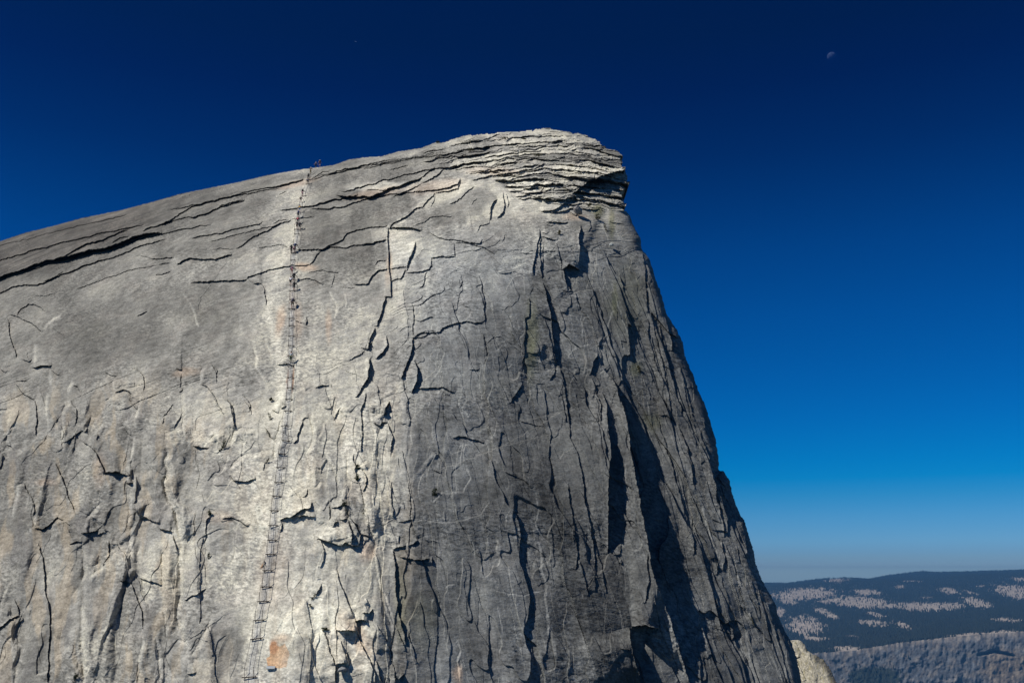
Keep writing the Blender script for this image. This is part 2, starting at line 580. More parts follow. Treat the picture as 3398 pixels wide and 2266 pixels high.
Z D 7 -100,840 120,785 300,740 430,712
Z D 6 700,800 820,770 930,745
Z D 6 250,960 420,900 520,880
"""
SILT = [(-420,905),(-200,862),(0,800),(80,772.6),(178.6,748.7),(271,723),(398.6,697.7),(500,671),(595.7,643.5),(691,624),(787,605),
 (883,582),(978,565),(1036,557),(1105,548),(1158,529),(1219.5,521),(1265,519),(1323,502),(1400,489)]
for a, b in ((130,215),(220,205),(390,160),(470,145),(640,128),(740,120),(900,118),(1080,100),(1110,85),(1240,78),(1350,95),(1440,108),
 (1490,135),(1530,130),(1620,160),(1680,180),(1740,215),(1790,265),(1860,285),(1900,300),(1960,345),(1955,380),(1970,440),(1980,500),
 (2025,570),(2000,635),(1980,690),(1950,720),(1970,790),(1985,810),(1970,850),(2030,930),(2060,1010),(2130,1140)):
    SILT.append((1400+a/2.94, 400+b/2.94))
for a, b in ((290,55),(345,125),(392,265),(440,410),(480,545),(550,650),(600,760),(615,860),(660,960),(720,1130),(765,1220),(820,1400)):
    SILT.append((2000+a/2.24, 800+b/2.24))
for a, b in ((430,0),(452,120),(452,210),(480,215),(522,275),(530,330),(560,420),(595,500),(625,545),(640,620),(670,700),(690,810),
 (740,930),(810,1050),(840,1160),(880,1240),(920,1310),(950,1400),(980,1568),(1040,1800),(1100,2000)):
    SILT.append((2150+a/1.922, 1450+b/1.922))
# ------------------------------------------------------------------ granite dome: real relief surface at its own distance
STEP = 1.66
U0, U1, V0, V1 = -330., 2760., 400., 2480.
us = np.arange(U0, U1, STEP, dtype=np.float32); vs = np.arange(V0, V1, STEP, dtype=np.float32)
U, V = np.meshgrid(us, vs); NR, NC = U.shape
rx, rz = ray(U, V); rx = rx.astype(np.float32); rz = rz.astype(np.float32)

rimU = [-1700, -900, -420, 0, 180, 400, 700, 980, 1320, 1560, 1780, 1850, 2100, 2400, 2800]
rimV = [1500, 1090, 905, 800, 748, 697, 622, 565, 500, 440, 427, 430, 450, 480, 500]
def smooth_base(U, V, rx, rz):
    Yr, c = 220., .0048
    m_r = ray(U, np.interp(U, rimU, rimV))[1]
    d = np.maximum(m_r-rz, 0); b = 2*c*Yr+d
    y = (b-np.sqrt(np.maximum(b*b-4*c*c*Yr*Yr, 0)))/(2*c)
    y = y + (y*rx)**2/500
    ys = [y]
    for n, anc in (((.33, -.82, .44), (1330, 1900, 118.)), ((.47, -.78, .40), (2180, 1500, 136.))):
        n = np.array(n); n /= np.linalg.norm(n)
        ax, az = ray(anc[0], anc[1]); k = anc[2]*(n[0]*ax+n[1]+n[2]*az)
        ys.append(k/np.minimum(n[0]*rx+n[1]+n[2]*rz, -.12))
    K = 4.5; mx = np.maximum(np.maximum(ys[0], ys[1]), ys[2])
    return (mx + K*np.log(sum(np.exp((q-mx)/K) for q in ys))).astype(np.float32)
base = smooth_base(U, V, rx, rz)
M = base/F                                        # metres per unit of picture width at this distance
# surface coordinates in metres: across and down the slope
XS = base*rx
dz = np.diff(base*rz, axis=0, prepend=(base*rz)[:1]); dy = np.diff(base, axis=0, prepend=base[:1])
DS = np.cumsum(np.sqrt(dz*dz+dy*dy), axis=0)
DS = (DS - DS[-1:, :]).astype(np.float32)

# wandering of edges
Uw = U + 3.2*fbm(U/34, V/34, 3, 3) + 1.1*noise(U/7, V/7, 8)
Vw = V + 3.2*fbm(U/34, V/34, 3, 4) + 1.1*noise(U/7, V/7, 9)

def seg_dist(pts, X, Y):
    """distance to a polyline, position along it 0..1, and the side (cross product sign) of the nearest segment"""
    L = [math.hypot(pts[i+1][0]-pts[i][0], pts[i+1][1]-pts[i][1]) for i in range(len(pts)-1)]
    T = sum(L); acc = 0
    best = np.full(X.shape, 1e9, np.float32); tt = np.zeros(X.shape, np.float32); sd = np.zeros(X.shape, np.float32)
    for i in range(len(pts)-1):
        ax, ay = pts[i]; bx, by = pts[i+1]; ex, ey = bx-ax, by-ay
        t = np.clip(((X-ax)*ex+(Y-ay)*ey)/(L[i]**2+1e-9), 0, 1)
        d = np.hypot(X-ax-t*ex, Y-ay-t*ey); n = d < best-1e-4
        cr = (ex*(Y-ay)-ey*(X-ax))/(L[i]+1e-9)
        tie = np.abs(d-best) < 1e-2; sd = np.where(n & ~tie, cr, np.where(tie, np.where(np.abs(cr) > np.abs(sd), cr, sd), sd))
        best = np.where(n, d, best); tt = np.where(n, (acc+t*L[i])/T, tt)
        acc += L[i]
    return best, tt, np.sign(sd)

def blob(cx, cy, rx_, ry_, soft=.35, ang=0.):
    c, s = math.cos(math.radians(ang)), math.sin(math.radians(ang))
    a = (Uw-cx)*c+(Vw-cy)*s; b = -(Uw-cx)*s+(Vw-cy)*c
    q = np.sqrt((a/rx_)**2+(b/ry_)**2)+.18*NZ1
    return sst(1+soft, 1-soft, q)
NZ1 = fbm(U/45, V/45, 3, 77)
def inpoly(pts, X, Y):
    ins = np.zeros(X.shape, bool)
    for i in range(len(pts)):
        x1, y1 = pts[i]; x2, y2 = pts[(i+1) % len(pts)]
        if y1 == y2: continue
        c = (y1 > Y) != (y2 > Y)
        ins ^= c & (X < (x2-x1)*(Y-y1)/(y2-y1)+x1)
    return ins

# --- zones
zone_low = sst(1180, 1420, V)*sst(760, 480, U)                 # broken plates, lower left
zone_mid = sst(1150, 1450, V)*sst(450, 800, U)*sst(1500, 1250, U)
rimx = np.interp(vs, [480, 700, 1000, 1600, 2266, 2480], [2060, 2080, 2200, 2380, 2660, 2740]).astype(np.float32)[:, None]
zone_rib = sst(330, 170, rimx-U)*sst(760, 1050, V)              # ribs along the right edge
zone_dark = sst(1250, 1500, U)*sst(700, 1000, V)
stb = np.interp(us, [950, 1400, 1526, 1630, 1680, 1780, 1900, 2000, 2100],
                    [585, 545, 575, 590, 625, 660, 690, 700, 700]).astype(np.float32)[None, :]
zone_str = sst(8, -10, Vw-stb)*(.15*sst(950, 1250, U)+.85*sst(1330, 1560, U))

pathc = [(1028,560),(1006,640),(994,700),(984,790),(974,840),(973,900),(970,1000),(969,1080),(966,1150),(962,1250),(952,1370),(945,1450),(935,1520),(925,1600),(913,1690),(905,1780),(893,1860),(883,1945),(873,2000),(858,2060),(846,2130),(836,2200),(830,2290)]
cor = np.zeros(U.shape, np.float32); mk = (U > 600) & (U < 1260) & (V > 540)
dd_, _, _ = seg_dist(pathc, U[mk]+6, V[mk]); cor[mk] = sst(58, 26, dd_); cor2 = np.zeros(U.shape, np.float32); cor2[mk] = sst(170, 25, dd_)
XV = rx*132.
H = np.zeros(U.shape, np.float32)
H += .55*fbm(XS/26, DS/30, 3, 21)
tex = fbm(XS/2.6, (DS-.25*XS)/1.2, 4, 22)
H += (.035+.02*zone_dark)*tex + .026*(.4+sst(-.35, .35, fbm(XS/13, DS/11, 3, 97)))*fbm(XS/.8, (DS-.25*XS)/.5, 3, 23)*(1-.6*cor)*(1+.5*zone_low+.4*zone_dark)
# bumpy knobs
H += (.05*zone_mid+.05*zone_low+.015*zone_dark)*fbm(XS/3.2, DS/5.5, 3, 25)
H += zone_dark*.07*fbm((XS-.2*DS)/2., DS/7, 3, 27)
H += (1.25*zone_low+.3*zone_mid)*fbm((XV+.035*DS+.5*noise(XV/3, DS/6, 29))/4.6, DS/24, 3, 28)
rg = 1-np.abs(noise(XS/5.5+.35*noise(XS/3, DS/3, 71), DS/8.0, 26)); H += .16*(zone_mid+.7*zone_low)*rg**3
# large plates
sl0 = sst(950, 1500, U); lean = (XV+.035*DS)*(1-sl0)+(XS-.2*DS)*sl0
wx = lean+1.1*fbm(XS/7, DS/15, 3, 31)+.25*noise(XS/1.5, DS/2, 37); wy = DS+3.2*fbm(XS/6, DS/9, 3, 32)+.3*noise(XS/1.5, DS/1.5, 38)
r1, r2, ox, oy, e1 = voro(wx/6.5, wy/(16.+10*zone_dark), 33)
plate1 = r2.copy()
H += (.8*zone_low+.38*zone_mid+.42*zone_dark+.06)*((r1-.5)*.9+ox*(r2-.5)*3.6-oy*.6)*(1-(1-sst(0, .16, e1))*(.75*zone_low+.6*zone_mid))
wx = lean+(.5-.3*zone_dark)*fbm(XS/2, DS/2.5, 3, 35); wy = DS+.6*fbm(XS/2, DS/3, 3, 36)
r1, r2, ox, oy, e2 = voro(wx/2.4+7, wy/(5.2+5*zone_dark), 34)
H += (.10*zone_low+.07*zone_mid+.09*zone_dark+.008)*(r1-.5+ox*(r2-.5)*3.0-oy*.4)*(1-(1-sst(0, .2, e2))*(.7*zone_low+.5*zone_mid))
# ribs parallel to the right edge
lx = (XS - DS*.22)
lw = lx+.5*fbm(XS/3, DS/12, 3, 41)
r1, r2, ox, oy, e3 = voro(lw/3.1, (DS+3*noise(lx/2, DS/9, 42))/17., 43)
H += zone_rib*(.9*(r1-.5)+ox*(r2-.3)*1.1)
r1, r2, ox, oy, e4 = voro(lw/.8+3, DS/6., 44)
H += (zone_rib*.24*(.4+sst(-.3, .4, noise(XS/6, DS/12, 46)))+zone_dark*.05)*(r1-.5+ox*(r2-.5)*1.4)
plate2 = r2.copy()
# exfoliation flakes: terraces whose lips wander over the face
upz = 1-np.clip(zone_low+zone_mid+zone_dark, 0, 1)
for sx, sy, lv, am, sd_ in ((10., 26., 1.25, 1.25, 401), (4.6, 12., 1.15, .7, 402)):
    f_ = lv*fbm(lean/sx+.06*noise(XS/2, DS/3, sd_+5), DS/sy, 3, sd_, .42)+3*upz*noise(XS/20, (DS+.35*XS)/3.2, sd_+6)
    fl = np.floor(f_); t_ = f_-fl
    A_ = am*(.36*zone_low+.30*zone_mid+.34*zone_dark+.05*upz)*(.5+sst(-.4, .4, noise(XS/11, DS/14, sd_+7)))*(1-.8*zone_rib)*(1-cor)*(.75-.3*zone_low)
    H += A_*(sst(.0, .035, t_)-t_)
    lipm = A_*np.exp(-((t_-.015)/.025)**2); lips = lipm if sd_ == 401 else np.maximum(lips, lipm)
# rock sheets stacked under the summit
arc = np.interp(us, [900, 1200, 1400, 1550, 1700, 1850, 1960, 2080, 2200], [165, 92, 48, 12, -10, -16, -8, 12, 30]).astype(np.float32)[None, :]
q = Vw-arc+5*fbm(U/110, V/30, 3, 51)
hs = 0
for (cw, ch, am, sd_) in ((210., 21., 1.35, 52), (95., 9.5, .75, 55), (44., 6.5, .3, 57)):
    r1, r2, ox, oy, e5 = voro(U/cw+r1*0, q/ch, sd_, .8)
    hs = hs+am*(oy*.75+1.1*(r1-.5)+ox*(r2-.5)*.6)*sst(0, .08, e5)
    if cw > 100: plate3 = r2.copy()
H += zone_str*hs*M*27*(.65+.7*sst(-.4, .4, fbm(U/70, V/40, 2, 58)))
sl_z = sst(1000, 850, V+.28*U)*sst(900, 500, U)
sk = fbm(XS/14, (DS+.55*XS)/1.1, 4, 56); H += sl_z*.26*sk
H *= 1-.7*cor2
# --- traced edges
warm = np.zeros(U.shape, np.float32); worn_lit = np.zeros(U.shape, np.float32)
for ln in FT.strip().split('\n'):
    p = ln.split(); x0, y0, s = CR[p[0]]; kind = p[1]; W = float(p[2])
    soft = 1.8 if p[0] in 'BCP' else (1.4 if p[0] in 'DJ' else 1.)
    if kind == 'L' and soft == 1: W *= .66
    pts = [(x0+float(a)/s, y0+float(b)/s) for a, b in (c.split(',') for c in p[3:])]
    if kind == 'DL': sd_want = 1 if pts[-1][1] > pts[0][1] else -1
    else:
        dxx, dyy = pts[-1][0]-pts[0][0], pts[-1][1]-pts[0][1]
        # side with cross>0 has offset direction (-dy, dx)
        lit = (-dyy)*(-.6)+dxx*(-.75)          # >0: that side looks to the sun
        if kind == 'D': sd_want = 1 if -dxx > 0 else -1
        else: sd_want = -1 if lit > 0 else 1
    wd = max(64, min(3.2*W, 190)) if kind != 'L' else 30*soft
    mg = 3.6*wd+W*soft
    a0 = max(int((min(q_[0] for q_ in pts)-mg-U0)/STEP), 0); a1 = min(int((max(q_[0] for q_ in pts)+mg-U0)/STEP), NC)
    b0 = max(int((min(q_[1] for q_ in pts)-mg-V0)/STEP), 0); b1 = min(int((max(q_[1] for q_ in pts)+mg-V0)/STEP), NR)
    if a1 <= a0 or b1 <= b0: continue
    sl_ = (slice(b0, b1), slice(a0, a1))
    d, t, sd = seg_dist(pts, Uw[sl_], Vw[sl_])
    tl = sum(math.hypot(pts[i+1][0]-pts[i][0], pts[i+1][1]-pts[i][1]) for i in range(len(pts)-1))
    mu_, mv_ = sum(q_[0] for q_ in pts)/len(pts), sum(q_[1] for q_ in pts)/len(pts)
    gn = 1.0
    if mu_ < 1800: gn *= 1+1.3*float(sst(230, 40, mv_-np.interp(mu_, rimU, rimV)))
    if mv_ > 690: gn *= 1-.52*float(sst(1450, 1700, mu_))
    if kind != 'L' and mu_ < 1300 and mv_ > 1000: gn *= 1.25
    te = min(.3, max(.06, 12/tl)) if W < 60 else .28
    tap = np.clip(t/te, 0, 1)*np.clip((1-t)/te, 0, 1)
    te2 = min(.45, max(te, 70/tl)); far = sst(0, te2, t)*sst(0, te2, 1-t); nearw = np.exp(-d/14.)
    tap = (np.sqrt(tap)*nearw+far*(1-nearw))*(.86+.2*noise(Uw[sl_]/(40+4*W), Vw[sl_]/(40+4*W), 61))*sst(mg, mg*.6, d)
    up = sd*sd_want                              # +1 on the raised side
    m = M[sl_]; h = W*m*gn
    if W > 100 and p[0] == "I" or W == 88: h = h*(.72+.5*voro(U[sl_]/17, V[sl_]/10, 62)[0])
    if kind == 'L':
        r = up*d
        pr = np.where(r > 0, sst(0, W*soft, r)*np.exp(-np.maximum(r-W*soft, 0)/wd), 0) - .25*np.exp(-(d/(W*.5))**2)*(r < 0)
        H[sl_] += (1.15 if soft > 1 else .85)*soft*h*tap*pr
        worn_lit[sl_] = np.maximum(worn_lit[sl_], (1.15 if soft > 1 else .85)*tap*np.exp(-((r-W*.4)/(W*.7))**2))  # sun-facing edges lightened: cleaner worn rock plus sunlight painted into the colour
    else:
        rm = np.where(up > 0, np.exp(-d/wd), 0)
        H[sl_] += 1.0*h*tap*(rm - .45*np.where(up > 0, 0, np.exp(-(d/(W*.75))**2)) + .1*np.exp(-d/3.)*(up > 0))
# --- gentle rounding where the face turns away at the right edge
rsil = [p_ for p_ in SILT if p_[0] > 1840]
mk = U > 1780
d, t, sd = seg_dist(rsil, U[mk], V[mk])
wr = np.where(V[mk] > 700, 34., 14.)
q = np.clip(1-d/wr, 0, 1)
H[mk] -= (1-np.sqrt(1-q*q+1e-6))*wr*M[mk]*2.2
del d, t, sd, q

Y = base - H

# --- outline
poly = [(-420, 2600)] + SILT + [(2750, 2600)]
su = U + np.where(V < 700, 15.*(voro(U/60, V/9.5, 81)[0]-.45), 2.6*fbm(U/10, V/22, 3, 82))*sst(1800, 2000, U)
svv = V + (1.2*noise(U/9, V*0, 83)+6*(voro(U/26, V/200., 84)[0]-.4)*sst(1250, 1450, U))*sst(2100, 1950, U)
mask = inpoly(poly, su, svv)

P = np.stack([Y*rx, Y, Y*rz], -1)

def surf(Uq, Vq):
    i = min(max(int(round((Vq-V0)/STEP)), 0), NR-1); j = min(max(int(round((Uq-U0)/STEP)), 0), NC-1)
    return Vector(P[i, j].tolist())
def surf_s(Uq, Vq, r=3):
    i = int(round((Vq-V0)/STEP)); j = int(round((Uq-U0)/STEP))
    yv = float(np.min(Y[i-r:i+r+1, j-r:j+r+1])); a, b = ray(Uq, Vq)
    return Vector((yv*a, yv, yv*b))

# --- base colour of the rock: lichen grey, clean cream, orange scars
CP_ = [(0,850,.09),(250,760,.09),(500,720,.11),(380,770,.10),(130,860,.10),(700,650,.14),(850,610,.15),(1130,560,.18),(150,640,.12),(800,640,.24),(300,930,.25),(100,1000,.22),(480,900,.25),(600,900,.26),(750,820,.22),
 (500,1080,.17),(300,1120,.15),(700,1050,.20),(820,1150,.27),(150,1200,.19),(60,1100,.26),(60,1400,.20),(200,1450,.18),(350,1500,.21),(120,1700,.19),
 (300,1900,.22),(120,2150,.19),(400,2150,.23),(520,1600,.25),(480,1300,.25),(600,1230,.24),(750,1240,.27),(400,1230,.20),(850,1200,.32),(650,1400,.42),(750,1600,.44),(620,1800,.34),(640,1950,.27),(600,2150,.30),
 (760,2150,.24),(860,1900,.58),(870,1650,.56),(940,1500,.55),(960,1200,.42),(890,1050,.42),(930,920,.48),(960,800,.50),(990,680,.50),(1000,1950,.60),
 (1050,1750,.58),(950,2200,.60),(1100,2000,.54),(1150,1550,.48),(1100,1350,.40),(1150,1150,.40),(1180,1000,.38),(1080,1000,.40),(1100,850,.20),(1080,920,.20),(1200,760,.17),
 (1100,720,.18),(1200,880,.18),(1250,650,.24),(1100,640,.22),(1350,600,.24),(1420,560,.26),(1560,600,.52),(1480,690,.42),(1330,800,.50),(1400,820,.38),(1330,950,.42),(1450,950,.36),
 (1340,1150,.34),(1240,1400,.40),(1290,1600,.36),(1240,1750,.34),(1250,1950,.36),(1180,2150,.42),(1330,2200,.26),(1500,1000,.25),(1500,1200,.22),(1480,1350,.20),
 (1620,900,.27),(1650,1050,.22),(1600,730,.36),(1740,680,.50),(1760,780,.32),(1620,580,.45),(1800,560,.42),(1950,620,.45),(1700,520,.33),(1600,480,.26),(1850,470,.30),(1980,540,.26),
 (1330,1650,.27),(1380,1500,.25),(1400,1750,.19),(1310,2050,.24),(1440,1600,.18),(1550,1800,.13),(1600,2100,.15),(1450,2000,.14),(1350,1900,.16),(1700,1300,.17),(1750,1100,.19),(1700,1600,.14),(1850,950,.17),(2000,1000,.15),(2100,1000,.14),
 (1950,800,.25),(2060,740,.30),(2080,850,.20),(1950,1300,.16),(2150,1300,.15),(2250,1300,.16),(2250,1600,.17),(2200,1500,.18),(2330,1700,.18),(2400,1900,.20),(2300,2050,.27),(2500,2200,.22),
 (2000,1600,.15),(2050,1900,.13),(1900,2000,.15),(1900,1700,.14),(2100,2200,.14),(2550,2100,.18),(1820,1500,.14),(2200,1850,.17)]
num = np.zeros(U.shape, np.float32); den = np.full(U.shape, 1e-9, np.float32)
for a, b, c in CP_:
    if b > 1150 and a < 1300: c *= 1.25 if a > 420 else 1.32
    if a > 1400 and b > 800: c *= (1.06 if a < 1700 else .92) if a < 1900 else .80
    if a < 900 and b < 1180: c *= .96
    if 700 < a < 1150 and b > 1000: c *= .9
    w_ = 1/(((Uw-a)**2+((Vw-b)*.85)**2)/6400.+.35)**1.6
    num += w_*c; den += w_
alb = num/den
worn_lit_m = worn_lit
for cr, v_, k_, pp in (('O', .17, .75, '1270,520 1500,505 1700,480 1880,430 2060,400 2200,380 2330,430 2180,590 2060,650 1800,680 1560,820 1280,850 1280,600'),
   ('O', .18, .7, '1480,870 1850,815 2045,775 2045,930 1950,960 1900,1040 1400,1000'), ('O', .20, .6, '1380,215 1500,225 1900,130 2300,60 2352,200 2200,270 1900,380 1650,370 1480,440 1350,470'),
   ('E', .54, .85, '215,160 300,140 400,150 400,240 360,330 335,410 210,425'), ('D', .40, .8, '1450,640 1500,660 1530,760 1500,840 1450,880 1400,830 1410,740'),
   ('K', .50, .5, '130,430 320,500 200,560 100,700 0,700 0,300 80,290'), ('J', .30, .7, '305,1310 420,1310 560,1300 700,1400 680,1568 400,1568'), ('J', .24, .5, '-250,560 0,540 300,600 480,860 300,1000 100,1250 -200,1100'),
   ('O', .17, .6, '0,690 400,480 800,370 1280,260 1350,240 1300,200 900,250 400,380 0,470'), ('O', .19, .6, '360,750 850,650 980,600 1040,700 800,840 560,850 340,800'),
   ('D', .19, .5, '90,310 490,295 620,330 640,480 500,640 0,700 0,400'), ('I', .54, .8, '650,480 380,520 340,600 560,620 700,700 780,800 900,900 1180,880 900,740 800,600'),
   ('I', .54, .7, '1180,430 1600,450 1560,500 1200,470'), ('I', .5, .6, '840,600 1180,580 1160,620 1000,680 850,680'), ('I', .50, .6, '1400,560 1500,470 1850,470 1950,500 1700,540'),
   ('I', .19, .6, '0,100 300,160 640,140 640,300 400,360 0,420'), ('I', .16, .6, '380,700 640,640 700,760 560,900 400,1000 100,1060 80,850 300,780')):
    x0, y0, s = CR[cr]; pp = [(x0+float(a)/s, y0+float(b)/s) for a, b in (c.split(',') for c in pp.split())]
    a0 = int((min(q_[0] for q_ in pp)-30-U0)/STEP); a1 = int((max(q_[0] for q_ in pp)+30-U0)/STEP)
    b0 = int((min(q_[1] for q_ in pp)-30-V0)/STEP); b1 = int((max(q_[1] for q_ in pp)+30-V0)/STEP); s_ = (slice(max(b0, 0), b1), slice(max(a0, 0), a1))
    dd, _, _ = seg_dist(pp+pp[:1], Uw[s_], Vw[s_]); ins = inpoly(pp, Uw[s_], Vw[s_])
    wgt = sst(-9, 9, np.where(ins, dd, -dd)+10*NZ1[s_])*k_; alb[s_] = alb[s_]*(1-wgt)+v_*wgt
# clean polished streak along the climbing route
route = [(1016,600),(1000,680),(975,760),(940,860),(905,960),(885,1050),(915,1110),(935,1250),(925,1400),(900,1560),(880,1700),(850,1850),(840,2000),(830,2280)]
d, t, sd = seg_dist(route, Uw, Vw)
st = np.exp(-(d/np.interp(V, [600, 900, 1200, 1800, 2266], [9, 14, 15, 42, 26]))**2)*(.75+.25*sst(-.3, .3, fbm(U/20, V/60, 3, 91)))
alb = alb*(1-st*.8)+.60*st*.8
low = fbm(XS/7, DS/9, 4, 92); mid = fbm(XS/1.6+DS*.25, DS/.9, 4, 93)
streak = fbm((XS*.9+DS*.25)/1.1, (DS-XS*.25)/7., 3, 94)
alb = alb*(.84+.32*plate1)*(1+zone_str*(.95*plate3-.36))
spk = fbm(XS/.7, (DS-.25*XS)/.38, 4, 96, .65)
alb = alb*(.97+.30*low+.24*mid+.10*streak+.15*np.clip(fbm(lean/1.7, DS/16, 3, 98), -.6, .6))*(1+(.25+1.15*sst(-.35, .35, fbm(XS/13, DS/11, 3, 97)))*(-.26*sst(-.05, .45, spk)+.10*sst(.0, -.5, spk)))
alb = alb*(1+sl_z*.6*sk)
# wear: flakes that have fallen leave brighter rock, lichen sits on proud plates; traced lit edges also get painted sunlight
alb = alb*(1-.10*zone_low*np.clip(r1-.3, 0, 1)) 
worn_lit_m = np.clip(np.maximum(worn_lit_m*(.5+.25*low), 1.1*lips*(low+mid > -.2)*(1-.9*zone_dark)), 0, 1); alb = np.maximum(alb, 0)*(1-worn_lit_m)+(.32+.24*sst(1500, 1250, U)+.10*mid)*worn_lit_m
for (a, b, c, e_, v, k) in ((640,1000,150,60,.15,.5),(330,1130,230,70,.13,.5),(1265,620,110,16,.5,.8),(1640,575,80,14,.58,.8),(1500,615,60,18,.56,.7),(2000,565,80,10,.55,.7),
        (755,2140,60,60,.22,.8),(740,1790,45,40,.27,.8),(950,2140,40,35,.20,.5),(1010,2160,22,60,.22,.5),(1330,810,32,55,.55,.8),(1820,680,90,40,.52,.6),
        (980,1350,26,60,.42,.3)):
    bb = blob(a, b, c, e_)*k; alb = alb*(1-bb)+v*(1+.35*mid)*bb
alb = np.clip(alb, .035, .72)
# colour
wm = np.clip(sst(.28, .5, alb)*.75+.4*low, 0, 1)
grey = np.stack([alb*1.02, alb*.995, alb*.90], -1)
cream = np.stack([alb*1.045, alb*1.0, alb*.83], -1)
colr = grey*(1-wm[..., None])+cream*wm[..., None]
brown = blob(150, 800, 420, 80, .4, -18)*.55 + .25*sst(.1, .6, fbm(XS/5, DS/5, 3, 95))
brown = np.clip(brown, 0, 1)[..., None]
colr = colr*(1-brown)+np.stack([alb*1.06, alb*.96, alb*.84], -1)*brown
def tint(mask_, rgb):
    global colr
    m_ = np.clip(mask_, 0, 1)[..., None]; colr = colr*(1-m_)+np.array(rgb, np.float32)*(1+.25*mid[..., None])*m_
scar = [(899,2131.8),(915,2130.7),(921.4,2142),(927.8,2144.5),(944.7,2132.8),(951,2145.5),(960.6,2168.8),(955,2190),(951,2212),(923.5,2217.5),(889.7,2211),(885.4,2182.6),(895,2173),(896.5,2153)]
gi = (slice(int((2100-V0)/STEP), int((2240-V0)/STEP)), slice(int((860-U0)/STEP), int((980-U0)/STEP)))
sm = np.zeros(U.shape, np.float32); sm[gi] = inpoly(scar, Uw[gi], Vw[gi])
tint(sm*.85*(.55+.45*sst(960, 900, U)), (.58, .33, .16))
tint(blob(908, 2145, 14, 22, .4)*.6, (.42, .16, .07))
for (a, b, c, e_, k, ang) in ((935,2115,26,14,.4,0),(1010,885,38,12,.45,8),(985,1060,16,60,.25,0),(930,1065,14,50,.45,8),(1640,2215,10,30,0,0),(1520,2235,16,30,.6,0),(1190,2110,26,80,.4,-35),
        (1220,1830,26,30,.35,0),(1290,890,10,50,.3,5),(1255,640,90,14,.25,-10),(1450,620,80,20,.25,-8),(1640,570,90,12,.25,0),(985,610,60,10,.3,-15),(725,1715,50,20,.2,0),
        (620,1235,40,14,.25,-10),(1090,1080,10,50,.35,0),(1905,720,40,10,.3,0),(970,990,8,40,.3,0),(330,1560,20,50,.2,0),(160,1600,30,14,.3,0),(900,1900,50,120,.18,10)):
    if k: tint(blob(a, b, c, e_, .6, ang)*k, (.60, .42, .28))
for (a, b, c, e_) in ((954,1262,3.2,40),(972,1262,3.4,42)): tint(blob(a, b, c, e_, .5, 3)*.8, (.26, .12, .05))
tint(np.clip(zone_low+.5*zone_mid, 0, 1)*sst(.12, .5, fbm((XV+.6*noise(XV/3, DS/5, 120))/2.1, DS/13, 4, 121))*.34, (.46, .37, .25))
tint(np.clip(zone_low+.4*zone_mid, 0, 1)*sst(.2, .55, fbm((XV+.6*noise(XV/3, DS/5, 122))/2.8, DS/12, 4, 123))*.4, (.16, .155, .15))
# green lichen
for (a, b, c, e_, k) in ((1765,1100,22,90,.5),(1330,2000,20,120,.35),(1400,2060,50,80,.2),(2080,1000,60,120,.2),(1985,700,18,20,.8),(2030,740,10,60,.6),(2040,1000,8,50,.5),(2110,1225,20,25,.5),
        (1760,1200,18,60,.4),(2160,1400,30,30,.3)):
    tint(blob(a, b, c, e_, .6)*k, (.13, .13, .06))
# worn grey path between the posts
d, t, sd = seg_dist(pathc, U+1.0*NZ1*3, V)
tint(np.exp(-(d/np.interp(V, [560, 1000, 1600, 2266], [5, 8.5, 11, 15]))**4)*.62*sst(560, 760, V), (.36, .36, .35))
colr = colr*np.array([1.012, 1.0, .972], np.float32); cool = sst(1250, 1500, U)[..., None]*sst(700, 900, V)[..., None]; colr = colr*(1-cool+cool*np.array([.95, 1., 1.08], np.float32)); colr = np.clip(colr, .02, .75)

# --- mesh
F4 = mask[:-1, :-1] & mask[1:, :-1] & mask[:-1, 1:] & mask[1:, 1:]
used = np.zeros(mask.shape, bool)
used[:-1, :-1] |= F4; used[1:, :-1] |= F4; used[:-1, 1:] |= F4; used[1:, 1:] |= F4
idx = np.full(mask.shape, -1, np.int64); idx[used] = np.arange(used.sum())
ii, jj = np.nonzero(F4)
quads = np.stack([idx[ii, jj], idx[ii+1, jj], idx[ii+1, jj+1], idx[ii, jj+1]], -1)
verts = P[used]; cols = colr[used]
# border edges, so that the rock can be carried round to its hidden back
E0 = np.concatenate([quads[:, [0, 1]], quads[:, [1, 2]], quads[:, [2, 3]], quads[:, [3, 0]]])
key = np.minimum(E0[:, 0], E0[:, 1])*(len(verts)+1)+np.maximum(E0[:, 0], E0[:, 1])
uq, first, cnt = np.unique(key, return_index=True, return_counts=True)
be = E0[first[cnt == 1]]
bv = np.unique(be); bmap = np.full(len(verts), -1, np.int64); bmap[bv] = np.arange(len(bv))
center = np.array([-15., 230., -20.], np.float32)
rings = [bv]; allv = [verts]; allc = [cols]; nq = [quads]; off = len(verts)
for (dyb, pull) in ((6, .01), (22, .05), (60, .16), (130, .4)):
    pv = verts[bv].copy(); pv += (center-pv)*np.array([pull, 0, pull], np.float32); pv[:, 1] = verts[bv][:, 1]+dyb
    allv.append(pv); allc.append(cols[bv]); nid = np.arange(off, off+len(bv)); off += len(bv)
    a = rings[-1][bmap[be[:, 0]]]; b = rings[-1][bmap[be[:, 1]]]
    nq.append(np.stack([b, a, nid[bmap[be[:, 0]]], nid[bmap[be[:, 1]]]], -1)); rings.append(nid)
